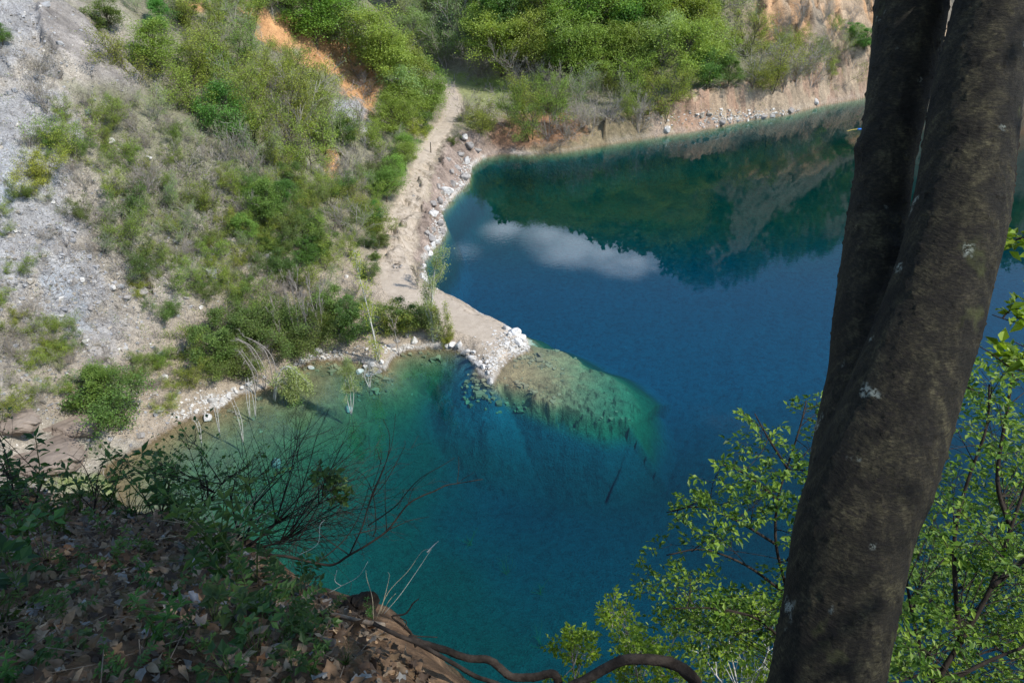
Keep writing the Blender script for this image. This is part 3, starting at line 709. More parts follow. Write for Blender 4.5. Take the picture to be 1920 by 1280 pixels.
# ---- plants one can point at
KEY = [('green', 437, 270, 108, 'tree', .95), ('olive', 265, 165, 110, 'tree', 1.3), ('bright', 300, 140, 95, 'tree', 1.2), ('olive', 345, 172, 115, 'tree', 1.15), ('olive', 395, 190, 120, 'tree', 1.1), ('dark', 205, 58, 60, 'tree', 1),
       ('green', 305, 65, 62, 'tree', 1), ('olive', 395, 235, 130, 'tree', 1.0), ('olive', 480, 278, 150, 'tree', .95), ('olive', 535, 268, 150, 'tree', 1.0), ('pale', 585, 275, 150, 'tree', .9), ('olive', 610, 300, 120, 'tree', 1), ('bare', 560, 300, 130, 'tree', .8),
       ('olive', 440, 150, 110, 'tree', 1.1), ('olive', 500, 165, 90, 'tree', 1.1), ('pale', 470, 120, 100, 'tree', 1), ('bare', 400, 120, 90, 'tree', .9), ('dark', 350, 50, 50, 'shrub', 1.1), ('green', 6, 85, 40, 'shrub', 1.2),
       ('yellow', 85, 345, 68, 'shrub', 1.1), ('bush', 148, 415, 48, 'shrub', .8), ('oliveb', 160, 300, 70, 'shrub', 1.0), ('oliveb', 130, 270, 70, 'shrub', 1), ('bush', 150, 290, 40, 'shrub', 1), ('bare', 85, 215, 90, 'tree', 1.1), ('barebush', 75, 140, 60, 'shrub', 1.2),
       ('oliveb', 240, 460, 65, 'shrub', .9), ('bush', 270, 510, 55, 'shrub', .9), ('oliveb', 300, 500, 50, 'shrub', 1), ('bush', 250, 400, 60, 'shrub', 1.1), ('bush', 313, 590, 42, 'shrub', 1), ('oliveb', 415, 535, 45, 'shrub', 1), ('oliveb', 335, 545, 60, 'shrub', .7),
       ('bush', 205, 795, 95, 'shrub', 1.1), ('green', 200, 760, 70, 'shrub', 1.25), ('bush', 240, 715, 45, 'shrub', 1), ('bush', 130, 655, 35, 'shrub', 1), ('oliveb', 365, 725, 60, 'shrub', .6), ('dark', 405, 690, 75, 'shrub', .9), ('bush', 440, 712, 65, 'shrub', 1.0), ('dark', 440, 650, 70, 'shrub', 1),
       ('bush', 480, 640, 80, 'shrub', 1), ('bush', 520, 655, 75, 'shrub', 1.1), ('bush', 560, 660, 70, 'shrub', 1.1), ('bush', 600, 605, 50, 'shrub', 1), ('dark', 625, 605, 62, 'shrub', 1.0), ('dark', 662, 632, 65, 'shrub', 1.0), ('oliveb', 480, 600, 60, 'shrub', 1), ('oliveb', 400, 650, 60, 'shrub', .9),
       ('bush', 690, 525, 40, 'shrub', .9), ('dark', 713, 462, 24, 'shrub', 1.3), ('dark', 704, 487, 14, 'shrub', 1.5), ('dark', 745, 622, 55, 'shrub', 1.1), ('dark', 790, 615, 42, 'shrub', 1.3), ('oliveb', 735, 625, 60, 'shrub', .9), ('yellow', 835, 645, 30, 'shrub', .8),
       ('dark', 545, 352, 45, 'shrub', 1), ('green', 505, 420, 75, 'tree', .9), ('green', 530, 400, 60, 'shrub', 1), ('bright', 500, 400, 60, 'shrub', 1), ('dark', 640, 270, 55, 'shrub', 1), ('dark', 600, 480, 55, 'shrub', 1), ('green', 580, 500, 60, 'shrub', 1),
       ('bright', 810, 225, 80, 'tree', .9), ('bright', 760, 240, 85, 'tree', 1.1), ('bright', 790, 200, 90, 'tree', 1), ('bright', 740, 260, 80, 'tree', 1.1), ('bright', 725, 150, 100, 'tree', 1.1), ('bright', 760, 175, 100, 'tree', 1), ('bright', 700, 130, 110, 'tree', 1.1), ('bright', 595, 92, 110, 'tree', 1.2), ('palebroad', 655, 100, 110, 'tree', 1.1),
       ('bare', 870, 230, 62, 'tree', .9), ('bright', 1130, 275, 80, 'tree', .62), ('olive', 1000, 232, 100, 'tree', 1), ('olive', 1035, 240, 95, 'tree', .9), ('olive', 960, 240, 85, 'tree', .8), ('oliveb', 905, 250, 60, 'shrub', 1), ('oliveb', 925, 260, 45, 'shrub', 1), ('olive', 890, 235, 50, 'tree', .9), ('barebush', 1090, 280, 60, 'shrub', 1.3), ('barebush', 1150, 272, 60, 'shrub', 1.2),
       ('barebush', 1030, 285, 26, 'shrub', 1.6), ('bush', 853, 272, 18, 'shrub', 1), ('bush', 875, 225, 14, 'shrub', 2), ('green', 1325, 165, 70, 'tree', 1), ('green', 1365, 165, 60, 'tree', 1), ('bright', 1280, 160, 110, 'tree', 1), ('palebroad', 1240, 150, 120, 'tree', 1), ('bare', 975, 170, 90, 'tree', 1),
       ('pale', 1410, 170, 90, 'tree', 1.3), ('olive', 1450, 172, 95, 'tree', 1.2), ('pale', 1490, 165, 85, 'tree', 1.2), ('bare', 1470, 170, 100, 'tree', 1.2), ('bare', 1520, 165, 90, 'tree', 1.2), ('oliveb', 1420, 170, 50, 'shrub', 1.2), ('green', 1620, 95, 45, 'shrub', 1.3), ('green', 1600, 80, 40, 'shrub', 1.3), ('oliveb', 1575, 165, 50, 'shrub', 1.1), ('olive', 1560, 150, 60, 'tree', 1.1),
       ('dark', 945, 90, 110, 'tree', .8), ('green', 955, 70, 95, 'tree', .9)]
for k, u, v, hp, what, wd_ in KEY: place_px(k, u, v, hp, what, 'trees and shrubs of the quarry', wd_)
taken = [(u, v, hp*.5) for k, u, v, hp, w, q in KEY]
# ---- the rest of the scrub and forest, every plant its own thing
REG = [([(0, 190), (80, 190), (200, 400), (200, 740), (0, 740)], 34, (22, 52), {'oliveb': 3, 'barebush': 3, 'bush': 1, 'pale': 2}, 'shrub', .62),
       ([(60, 110), (200, 180), (300, 200), (420, 300), (440, 450), (250, 450), (120, 330)], 44, (34, 80), {'pale': 3, 'olive': 3, 'bare': 3, 'barebush': 1, 'oliveb': 2}, 'tree', .5),
       ([(400, 20), (560, 90), (700, 230), (660, 330), (450, 330), (370, 180)], 26, (80, 125), {'olive': 4, 'pale': 3, 'bare': 2}, 'tree', .35),
       ([(330, 60), (240, 30), (300, 0), (480, 0), (480, 60)], 12, (45, 85), {'pale': 3, 'olive': 2, 'bare': 2, 'green': 1}, 'tree', .5),
       ([(400, 320), (640, 280), (725, 290), (735, 340), (690, 470), (560, 540), (440, 460)], 62, (42, 82), {'oliveb': 4, 'bush': 3, 'bare': 2, 'pale': 3, 'green': 2, 'yellow': 1, 'olive': 3}, 'tree', .42),
       ([(640, 250), (800, 230), (822, 250), (778, 330), (745, 390), (718, 440), (690, 400), (620, 320)], 44, (48, 80), {'bright': 4, 'olive': 3, 'dark': 2, 'yellow': 1, 'pale': 1}, 'tree', .42),
       ([(440, 0), (600, 20), (720, 130), (828, 190), (815, 230), (720, 200), (640, 110), (500, 50)], 18, (75, 115), {'bright': 5, 'palebroad': 3, 'olive': 1}, 'tree', .4),
       ([(380, 540), (690, 540), (680, 600), (580, 660), (400, 700)], 26, (38, 80), {'bush': 3, 'bare': 4, 'barebush': 2, 'oliveb': 2, 'pale': 1}, 'tree', .5),
       ([(200, 420), (450, 420), (600, 540), (400, 560), (220, 560)], 30, (24, 58), {'oliveb': 3, 'bare': 3, 'barebush': 2, 'bush': 1, 'pale': 2}, 'shrub', .55),
       ([(230, 640), (430, 640), (420, 740), (300, 790), (250, 760)], 16, (22, 50), {'oliveb': 3, 'barebush': 3, 'bush': 1}, 'shrub', .55),
       ([(0, 560), (110, 600), (120, 760), (0, 780)], 14, (35, 75), {'oliveb': 4, 'yellow': 2, 'barebush': 2}, 'shrub', .5),
       ([(690, -60), (870, -60), (880, 130), (840, 135), (790, 110), (740, 60)], 26, (75, 120), {'palebroad': 3, 'pale': 3, 'bare': 3}, 'tree', .35),
       ([(860, -90), (1340, -90), (1350, 60), (1330, 150), (1180, 165), (960, 160), (880, 130)], 72, (90, 140), {'bright': 6, 'palebroad': 3, 'green': 2, 'bare': 1}, 'tree', .42),
       ([(870, 150), (960, 175), (1100, 180), (1290, 170), (1250, 240), (1210, 250), (1050, 275), (940, 262), (900, 235)], 46, (58, 100), {'olive': 4, 'pale': 4, 'bare': 5, 'bush': 1, 'barebush': 1}, 'tree', .42),
       ([(830, 100), (1000, 120), (1150, 165), (1060, 190), (930, 175), (850, 140)], 20, (60, 95), {'bare': 5, 'pale': 4, 'palebroad': 2}, 'tree', .42),
       ([(1290, 100), (1640, 20), (1640, 130), (1560, 168), (1380, 170)], 20, (40, 85), {'pale': 3, 'olive': 2, 'bare': 3, 'oliveb': 2}, 'tree', .6)]
for poly, n, (h0, h1), kinds, what, sepf in REG:
    xs = [p[0] for p in poly]; ys = [p[1] for p in poly]; ks = list(kinds); pw = np.array([kinds[k] for k in ks], float); pw /= pw.sum(); got = 0
    for _ in range(n*60):
        if got >= n: break
        u = rngp.uniform(min(xs), max(xs)); v = rngp.uniform(min(ys), max(ys))
        if not inside(np.array([u]), np.array([v]), poly)[0]: continue
        hp = rngp.uniform(h0, h1)
        if any(math.hypot(u-a, (v-b)*1.3) < (hp*.5+c)*sepf for a, b, c in taken): continue
        if any(((u-a)/ra)**2+((v-b)/rb)**2 < 1 for a, b, ra, rb in [(180, 105, 110, 62), (560, 75, 75, 26), (655, 130, 50, 26), (700, 190, 22, 40), (130, 545, 80, 60), (655, 215, 22, 26), (880, 165, 55, 20)]): continue
        if seg_dist(np.array([u]*3), np.array([v, v-hp*.5, v-hp*.85]), [(490, 35), (540, 60), (600, 95), (640, 122), (690, 165), (722, 215)]).min() < 17: continue
        if any(((u-180)/115)**2+((v-hp*f-105)/62)**2 < 1 for f in (.4, .8)): continue
        if any(((u-905)/75)**2+((v-hp*f-166)/24)**2 < 1 for f in (.1, .45, .8)): continue
        # keep off the track
        r = hit(u, v)
        if r is None or r[0][2] < .25: continue
        if seg_dist(np.array([r[0][0]]), np.array([r[0][1]]), roadw)[0] < np.interp(r[0][1], [80, 100, 130], [6, 3.6, 2.5]): continue
        k = ks[rngp.choice(len(ks), p=pw)]; wh = what
        if k in ('oliveb', 'bush', 'barebush', 'yellow', 'dark'): wh = 'shrub'; hp *= .72
        if place_px(k, u, v, hp, wh, 'trees and shrubs of the quarry', rngp.uniform(.85, 1.2)): got += 1; taken.append((u, v, hp*.5))

# ---- single trees by the basin
def single(name, segs_fn, pos, wood, leafmat, label, cat, seed, scale=1.0, parts=('trunk', 'crown')):
    rng = np.random.default_rng(seed); w, lf = segs_fn(rng); e = empty(name, pos, 0)
    link(parts[0], build_mesh(parts[0], w[0]*scale, [w[1]], wood, True), e)
    if lf: link(parts[1], build_mesh(parts[1], lf[0]*scale, [lf[1]], leafmat, False, {'var': lf[2]}), e)
    return tag(e, label, cat)
def hpos(u, v): p, t = hit(u, v); return p, t
def size_at(p, t, hpx): return hpx*t/(F*math.cos(math.atan2(H-p[2], math.hypot(p[0], p[1]))))
p, t = hpos(812, 640); h_ = size_at(p, t, 165)
single('poplar_tree', lambda r: proto_sparse(r, 1, 15, 2, 11, .012, .026, .62, .93, .0, .25, .014, .12, .26, .0012, .07), p, W_PALE, L_PALE, 'slim pale-barked poplar in new leaf at the edge of the basin', 'tree', 5, h_)
p, t = hpos(737, 640); single('poplar_tree', lambda r: proto_sparse(r, 2, 10, 2, 6, .022, .035, .5, .8, .1, .3, .008, .1, .25, .002, .07), hpos(838, 640)[0], W_GREY, L_YELLOW, 'short narrow yellow-green sapling right beside the waterside poplar', 'tree', 6, size_at(p, t, 80))
p, t = hpos(710, 676); single('birch_tree', lambda r: proto_sparse(r, 1, 13, 2, 4, .013, .025, .5, .95, .03, .3, .008, .3, .2, .001, .05), p, W_PALE, L_YELLOW, 'tall thin pale sapling with sparse yellow buds between bramble and spit', 'tree', 8, size_at(p, t, 190))
p, t = hpos(749, 668); single('birch_tree', lambda r: proto_sparse(r, 1, 8, 2, 2, .03, .03, .5, .9, .03, .25, .012, .4, .25, .003, .08), p, W_GREY, L_DRY, 'small bare pole-like sapling on the basin bank below the bushes', 'tree', 9, size_at(p, t, 80))
p, t = hpos(783, 543); single('birch_tree', lambda r: proto_sparse(r, 2, 8, 2, 2, .04, .04, .5, .8, .15, .2, .014, .3, .4, .004), p, W_GREY, L_DRY, 'small bare sapling at the edge of the track above the poplar', 'tree', 10, size_at(p, t, 46))
for i, (u, v, hp, lb) in enumerate([(560, 640, 110, 'leftmost'), (582, 635, 130, 'middle'), (605, 628, 120, 'rightmost'), (535, 650, 95, 'shortest and outermost')]):
    p, t = hpos(u, v); single('bare_tree', lambda r: proto_sparse(r, 2, 9, 2, 0, 0, 0, .4, .85, .1, .25, .009, .35, .3, .0018, .08), p, W_GREY, None, lb+' of the slim bare grey trees rising behind the basin bramble', 'tree', 20+i, size_at(p, t, hp))['group'] = 'slim bare trees behind the basin'

def curve_tree(name, lines, wood, label, cat, leaf=None, twigs=14, seed=1, tl=.5, rad=.05, ldens=10, lsize=.1, fall=0.0, part='trunk', sides=6):
    """trunks along hand-set lines (world points), with twigs along the last part"""
    rng = np.random.default_rng(seed); segs = []; tips = []; base = np.array(lines[0][0]); Vs, Qs, Ts, off = [], [], [], 0
    for ln in lines:
        P_ = np.array(ln)-base; n = len(P_); r = np.linspace(rad, rad*.25, n); V, Q, T = sweep(P_, r, sides, 4); Vs.append(V); Qs.append(Q+off); Ts.append(T+off); off += len(V)
        for _ in range(twigs):
            f = rng.uniform(.35, 1)*(n-1); i = min(int(f), n-2); q = P_[i]+(P_[i+1]-P_[i])*(f-i); d = unit(unit(P_[i+1]-P_[i])+rng.normal(size=3)*.7+np.array([0, 0, -fall]))
            grow(rng, q, d, tl*rng.uniform(.5, 1.2), rad*.25, 1, segs, tips, 4, .5, .7, .2, .05-fall, .1)
    S = np.array(segs); S[:, 6:8] = np.maximum(S[:, 6:8], rad*.09); V, Q = tubes(S, 4); Vs.append(V); Qs.append(Q+off)
    e = empty(name, base); link(part, build_mesh(part, np.concatenate(Vs), [np.concatenate(Qs), np.concatenate(Ts)], wood, True), e)
    if leaf:
        T_ = np.array([a for a, b in tips]); k = rng.poisson(ldens, len(T_)); idx = np.repeat(np.arange(len(T_)), k); cen = T_[idx]+rng.normal(size=(len(idx), 3))*lsize*1.3
        dr = rng.normal(size=(len(idx), 3)); lv, lt = leaves(rng, cen, lsize*rng.uniform(.6, 1.3, len(idx)), .3, .35, dr, .8)
        link('crown', build_mesh('crown', lv, [lt], leaf, False, {'var': np.repeat(rng.random(len(idx)), 4)}), e)
    return tag(e, label, cat)
def wl(lst, t0=None, z0=0.0):
    """pixel polyline standing at about one distance: the first point is on the surface z0, the rest keep its depth"""
    b = at_z(lst[0][0], lst[0][1], z0); t = b[1]/ray(*lst[0])[1]; out = [b-np.array([0, 0, .3])]
    for q in lst[1:]:
        d = ray(q[0], q[1]); tt = b[1]/d[1]*(1+(q[2] if len(q) > 2 else 0)); out.append(np.array([d[0]*tt, d[1]*tt, H+d[2]*tt]))
    return out
curve_tree('willow_tree', [wl([(515, 745), (522, 722), (535, 705), (555, 698), (572, 712)], z0=.1), wl([(515, 747), (518, 728), (528, 715), (540, 722), (552, 742)], z0=.1), wl([(512, 745), (518, 715), (530, 690), (545, 688), (560, 700)], z0=.1)], W_PALE,
           'drooping silver-green willow leaning out over the small basin', 'tree', L_PALE, 18, 31, 1.7, .09, 11, .20, .55)
for i, (ln, lb) in enumerate([([(495, 728), (490, 700), (480, 672), (462, 645), (440, 632)], 'highest arching'), ([(512, 722), (508, 690), (498, 660), (478, 640), (455, 630)], 'right-hand arching'), ([(478, 735), (474, 700), (460, 675), (446, 655)], 'left-hand arching')]):
    curve_tree('bare_tree', [wl(ln, z0=.1), wl([ln[0]]+[(a+9, b+4) for a, b in ln[1:]], z0=.1)], W_GREY, lb+' bare grey sapling bending left beside the drooping willow', 'tree', None, 9, 40+i, .9, .07)
for i, (ln, lb) in enumerate([([(658, 775), (657, 740), (652, 705), (650, 680)], 'bushy flooded sapling standing on a brown rock in the basin'), ([(693, 725), (690, 700), (694, 680)], 'short flooded twig cluster just right of the bushy flooded sapling')]):
    b = curve_tree('flooded_tree', [wl(ln, z0=-.2), wl([ln[0]]+[(a-7+3*j, b_+3) for j, (a, b_) in enumerate(ln[1:])], z0=-.2), wl([ln[0]]+[(a+6, b_+3) for a, b_ in ln[1:]], z0=-.2)], W_PALE, lb, 'tree', L_PALE if i == 0 else None, 18, 50+i, .9, .05, 12, .11)
for i, (ln, lb) in enumerate([([(377, 830), (370, 800), (362, 785)], 'leftmost of the dead white stems in the basin shallows'), ([(412, 815), (402, 770), (396, 742)], 'tall dead white stem in the shallows beside a white block'), ([(455, 830), (448, 790), (434, 752)], 'forked dead stem in the shallows, farthest from the beach'), ([(468, 782), (462, 745), (460, 710)], 'dead grey stem by the feet of the arching saplings'), ([(478, 780), (474, 745), (466, 715)], 'thin dead grey stem nearest the drooping willow')]):
    curve_tree('dead_tree', [wl(ln, z0=-.2), wl([ln[0]]+[(a+5, b_-2) for a, b_ in ln[1:]], z0=-.2)], W_PALE, lb, 'dead tree', None, 4, 60+i, .5, .05, part='stem')['group'] = 'dead stems standing in the basin'

# ------------------------------------------------------------------ rocks
def rock_mesh(seed, mat, flat=.7, sub=3):
    import bmesh
    rng = np.random.default_rng(seed); bm = bmesh.new(); bmesh.ops.create_icosphere(bm, subdivisions=sub, radius=1)
    V = np.array([v.co[:] for v in bm.verts])
    for _ in range(9):
        n = unit(rng.normal(size=3)); k = rng.uniform(.45, .8); s = V@n; V = V-np.outer(np.clip(s-k, 0, None)*.92, n)
    V *= np.array([rng.uniform(.8, 1.2), rng.uniform(.7, 1.0), flat])
    V += (fbm(V[:, 0]*2.5+seed, V[:, 1]*2.5+V[:, 2]*2, seed, 3)*.12)[:, None]*V
    if sub > 4: V *= (1+fbm(V[:, 0]*3+V[:, 2]*2, V[:, 1]*3, seed+3, 5)*.16+(cells(V[:, 0]*3+V[:, 2]*1.5, V[:, 1]*4, 9)[0]-.5)*.09)[:, None]
    F_ = np.array([[v.index for v in f.verts] for f in bm.faces]); bm.free()
    return build_mesh('boulder', V, [F_], mat, False)
ROCKS_W = [rock_mesh(300+i, M_WROCK, .75) for i in range(5)]; ROCKS_G = [rock_mesh(320+i, M_GROCK, .65) for i in range(5)]
RK = [(582, 671, 9, 1), (566, 675, 8, 1), (597, 660, 10, 1), (583, 692, 7, 1), (628, 661, 7, 0), (700, 683, 8, 1), (715, 681, 7, 1), (733, 650, 10, 0), (745, 640, 8, 0), (777, 640, 9, 1), (765, 632, 8, 0), (862, 649, 11, 1), (873, 662, 10, 1), (885, 672, 9, 1), (897, 684, 11, 1), (906, 690, 8, 1), (920, 718, 11, 1),
      (915, 699, 6, 1), (848, 649, 8, 1), (838, 650, 6, 1), (388, 786, 12, 1), (418, 751, 10, 1), (430, 744, 9, 1), (400, 752, 9, 1), (368, 772, 6, 1), (343, 774, 5, 1), (357, 768, 5, 1), (442, 735, 7, 1), (455, 728, 6, 1), (468, 722, 7, 1), (482, 716, 7, 0), (495, 708, 6, 1), (305, 712, 11, 1), (265, 817, 9, 0), (520, 700, 7, 0), (540, 692, 7, 1), (555, 683, 6, 0),
      (676, 698, 8, 1), (686, 690, 6, 1), (680, 680, 7, 0), (690, 705, 6, 1), (655, 770, 10, 0), (700, 702, 8, 0), (712, 698, 7, 0), (978, 640, 9, 1), (966, 626, 17, 1), (950, 618, 11, 1), (980, 633, 10, 1), (972, 645, 10, 1), (955, 628, 9, 1), (800, 468, 9, 1), (812, 462, 10, 1), (808, 448, 12, 0), (818, 455, 8, 1), (800, 440, 9, 0), (795, 500, 8, 1), (790, 520, 10, 1), (799, 527, 7, 1),
      (212, 545, 9, 1), (140, 530, 9, 0), (155, 530, 7, 1), (270, 548, 10, 0), (265, 555, 12, 0), (240, 560, 9, 0), (170, 580, 9, 0), (185, 590, 7, 0), (210, 270, 9, 1), (205, 265, 6, 1), (280, 300, 7, 1), (100, 380, 5, 1), (25, 335, 5, 1), (170, 430, 6, 0), (225, 540, 8, 1), (350, 560, 7, 0), (640, 612, 8, 0), (612, 640, 7, 0), (650, 520, 6, 1), (505, 480, 6, 1), (775, 368, 4, 0), (520, 872, 18, 0)]+[(int(u), int(v), int(s), k % 4 == 0) for k, (u, v, s) in enumerate([(872, 262, 9), (880, 275, 11), (893, 283, 9), (862, 290, 10), (874, 305, 12), (858, 318, 11), (868, 335, 12), (850, 345, 10), (838, 360, 13), (822, 352, 9), (826, 378, 12), (812, 385, 10), (815, 402, 12), (824, 420, 10), (828, 436, 11), (812, 432, 8), (806, 478, 9), (786, 505, 9), (840, 300, 8), (846, 325, 8), (1250, 247, 10), (1352, 232, 9), (1430, 220, 8), (1482, 208, 9), (1530, 192, 8)])]
RPEND = []
for i, (u, v, s, wflag) in enumerate(RK):
    r = hit(u, v)
    if r is None: continue
    p, t = r; rr = s*t/F; e = link('boulder', (ROCKS_W if wflag else ROCKS_G)[i % 5], None, p+np.array([0, 0, rr*.15])); e.scale = (rr, rr, rr); e.rotation_euler = (rngp.normal()*.2, rngp.normal()*.2, rngp.uniform(0, 6.28))
    tag(e, None, 'rock', 'loose rocks of the quarry'); RPEND.append((e, u, v, 'white limestone block' if wflag else 'grey-brown stone block'))
OUTC = rock_mesh(333, mat_rock('brown_outcrop', (.15, .115, .09), (.30, .245, .20), 1.2), .8, 6)
# big rounded outcrops by the beach
for (u, v, s, zs, lb) in [(70, 850, 105, .42, 'big rounded brown outcrop at the lower left above the beach'), (135, 795, 62, .6, 'smaller rounded brown outcrop behind the big one by the beach'), (20, 790, 65, .5, 'flat brown outcrop at the left edge above the big rounded one')]:
    p, t = hit(u, v); rr = s*t/F; e = link('rock_outcrop', OUTC, None, p+np.array([0, 0, -rr*.1])); e.scale = (rr, rr*.8, rr*zs); e.rotation_euler.z = .7; tag(e, lb, 'rock')
# loose stones too many to count
def scatter_px(rng, blobs, n, zmin=.1):
    out = []
    w = np.array([b[4]*b[2]*b[3] for b in blobs]); w = w/w.sum(); ch = rng.choice(len(blobs), n, p=w); B = np.array([b[:4] for b in blobs], float)[ch]
    u = B[:, 0]+rng.normal(size=n)*B[:, 2]*.6; v = B[:, 1]+rng.normal(size=n)*B[:, 3]*.6
    a = (u-W0/2)/F; b = (H0/2-v)/F; D = np.stack([a, CP+b*SP, -SP+b*CP], 1)
    t = np.full(n, 35.); done = np.zeros(n, bool)
    for _ in range(420):
        z = H+D[:, 2]*t; h = height(D[:, 0]*t, D[:, 1]*t); done |= z < h+.02; t = np.where(done, t, t+np.maximum((z-h)*.45, .05))
    x, y = D[:, 0]*t, D[:, 1]*t; z = height(x, y); ok = done & (z > zmin) & (t < 400); return np.stack([x, y, z], 1)[ok], t[ok]
def cube_stones(rng, P_, size):
    n = len(P_); c = np.array([[x, y, z] for x in (-1, 1) for y in (-1, 1) for z in (-1, 1)], float); V = c[None]*(1+rng.normal(size=(n, 8, 3))*.28)*size[:, None, None]*np.array([1, .8, .55])
    a = rng.uniform(0, 6.28, n); ca, sa = np.cos(a)[:, None], np.sin(a)[:, None]; x = V[:, :, 0]*ca-V[:, :, 1]*sa; y = V[:, :, 0]*sa+V[:, :, 1]*ca; V = np.stack([x, y, V[:, :, 2]], 2)+P_[:, None]
    f = np.array([[0, 1, 3, 2], [4, 6, 7, 5], [0, 4, 5, 1], [2, 3, 7, 6], [0, 2, 6, 4], [1, 5, 7, 3]]); return V.reshape(-1, 3), (f[None]+(np.arange(n)*8)[:, None, None]).reshape(-1, 4)
def mat_attr_rock():
    m = NT('scree_stone'); c = m.attr('col'); n = m.noise(m.geopos(), 6, 4, .6); c = m.mix(.5, c, m.ramp(n, [(.3, .6), (.7, 1.15)]), 'MULTIPLY'); return m.fin(m.pr(c, .95, m.bump(n, .4, .05), .1).outputs[0])
M_SCREE = mat_attr_rock()
rs = np.random.default_rng(55)
P1, t1 = scatter_px(rs, [(60, 450, 140, 330, 1), (150, 560, 120, 100, 2), (330, 500, 160, 90, 1), (260, 780, 140, 60, 1), (480, 480, 100, 120, .5), (120, 700, 150, 90, 1), (50, 60, 80, 80, 1)], 6500)
s1 = t1/F*np.exp(rs.normal(.0, .6, len(t1))); c1 = np.where(rs.random((len(t1), 1)) < .07, c_white, np.where(rs.random((len(t1), 1)) < .6, c_grey, c_tan))*rs.uniform(.6, 1.15, (len(t1), 1))
V, Q = cube_stones(rs, P1, s1); tag(link('scree_stones', build_mesh('scree_stones', V, [Q], M_SCREE, False, None, np.repeat(c1, 8, 0))), 'loose grey and white stones strewn over the hillside', 'stones', kind='stuff')
P2, t2 = scatter_px(rs, [(960, 645, 32, 22, 3), (925, 680, 22, 18, 2), (985, 640, 14, 16, 2), (880, 668, 10, 12, 1), (820, 470, 14, 60, 1), (830, 400, 14, 40, 1), (870, 340, 14, 40, 1), (600, 665, 60, 7, 1), (420, 750, 70, 14, 1.5), (350, 778, 50, 9, 1), (690, 690, 30, 8, 1), (1400, 222, 130, 14, .8), (750, 655, 60, 6, 1)], 3500, .03)
s2 = t2/F*np.exp(rs.normal(.1, .5, len(t2))); c2 = np.where(rs.random((len(t2), 1)) < .75, c_white, c_tan)*rs.uniform(.75, 1.1, (len(t2), 1))
V, Q = cube_stones(rs, P2, s2); tag(link('shore_pebbles', build_mesh('shore_pebbles', V, [Q], M_SCREE, False, None, np.repeat(c2, 8, 0))), 'white pebbles along the waterline and on the tip of the spit', 'pebbles', kind='stuff')
# flat stones under water on the basin side and along the shelf
rb = np.random.default_rng(66)
def bed_stones(px, n, size):
    u = np.array([b[0] for b in px]); k = rb.integers(len(px), size=n); B = np.array(px, float)[k]; uu = B[:, 0]+rb.normal(size=n)*B[:, 2]; vv = B[:, 1]+rb.normal(size=n)*B[:, 3]
    pts = np.array([at_z(a, b, -1.) for a, b in zip(uu, vv)]); z = height(pts[:, 0], pts[:, 1]); pts[:, 2] = z; ok = (z < -.15) & (z > -2.4); return pts[ok], size*np.exp(rb.normal(0, .45, ok.sum()))
Pb, sb_ = bed_stones([(980, 745, 40, 14), (1100, 790, 70, 12), (1190, 790, 40, 20), (430, 775, 45, 14), (900, 725, 20, 12), (1240, 830, 25, 15), (700, 715, 30, 10), (1010, 680, 30, 12), (600, 690, 50, 8), (760, 670, 50, 6)], 700, .15)
V, Q = cube_stones(rb, Pb, sb_); cb = np.array([[.22, .20, .12]])*rb.uniform(.6, 1.2, (len(Pb), 1)); tag(link('lakebed_stones', build_mesh('lakebed_stones', V, [Q], M_SCREE, False, None, np.repeat(cb, 8, 0))), 'drowned stones showing through the shallow water', 'stones', kind='stuff')

# ---- low undergrowth on the slopes: leaves, dry twigs
rg = np.random.default_rng(77)
UB = [(450, 400, 170, 130, 2), (300, 330, 130, 120, 1.2), (520, 220, 130, 100, 1.5), (640, 330, 80, 90, 1.2), (480, 610, 120, 70, 1.5), (320, 650, 120, 60, .5), (60, 650, 80, 90, .5), (380, 120, 130, 70, 1), (700, 150, 80, 60, .8), (1050, 200, 160, 50, 1.3), (1000, 60, 250, 80, 1.6), (1450, 120, 130, 50, .6), (100, 250, 110, 90, .4), (640, 630, 60, 16, .5), (920, 165, 80, 18, .5), (110, 905, 110, 30, .5), (1240, 130, 150, 50, 1)]
P3, t3 = scatter_px(rg, UB, 7500); k = 12; idx = np.repeat(np.arange(len(P3)), k); ts = t3/F
cen = P3[idx]+rg.normal(size=(len(idx), 3))*(ts[idx]*5)[:, None]*np.array([1, 1, .45])+np.array([0, 0, 1])*(ts[idx]*2.5)[:, None]
lv, lt = leaves(rg, cen, ts[idx]*rg.uniform(1.4, 3.2, len(idx)), .5); cl_ = rg.random(len(P3))
tag(link('undergrowth', build_mesh('undergrowth', lv, [lt], [mat_leaf('undergrowth_leaf', (.07, .10, .03), (.15, .20, .05), (.28, .31, .11), .3, False)], False, {'var': np.repeat(np.clip(cl_[idx]*.7+rg.random(len(idx))*.4-.05, 0, 1), 4)})), 'patchy low scrub and weeds between the bushes', 'undergrowth', kind='stuff')
P4, t4 = scatter_px(rg, UB+[(200, 480, 180, 160, 1.0), (560, 560, 100, 60, 1.5)], 3800); k = 5; idx = np.repeat(np.arange(len(P4)), k); ts = t4/F; d = rg.normal(size=(len(idx), 3)); d[:, 2] = np.abs(d[:, 2])+.5; d /= np.linalg.norm(d, axis=1, keepdims=True)
a = P4[idx]+rg.normal(size=(len(idx), 3))*(ts[idx]*2)[:, None]*[1, 1, 0]; b = a+d*(ts[idx]*rg.uniform(7, 22, len(idx)))[:, None]
S = np.concatenate([a, b, (ts[idx]*.38)[:, None], (ts[idx]*.2)[:, None]], 1); V, Q = tubes(S, 3)
tag(link('dry_twigs', build_mesh('dry_twigs', V, [Q], W_GREY, False)), 'bare dry stems bristling over the scrubby slope', 'dry stems', kind='stuff')
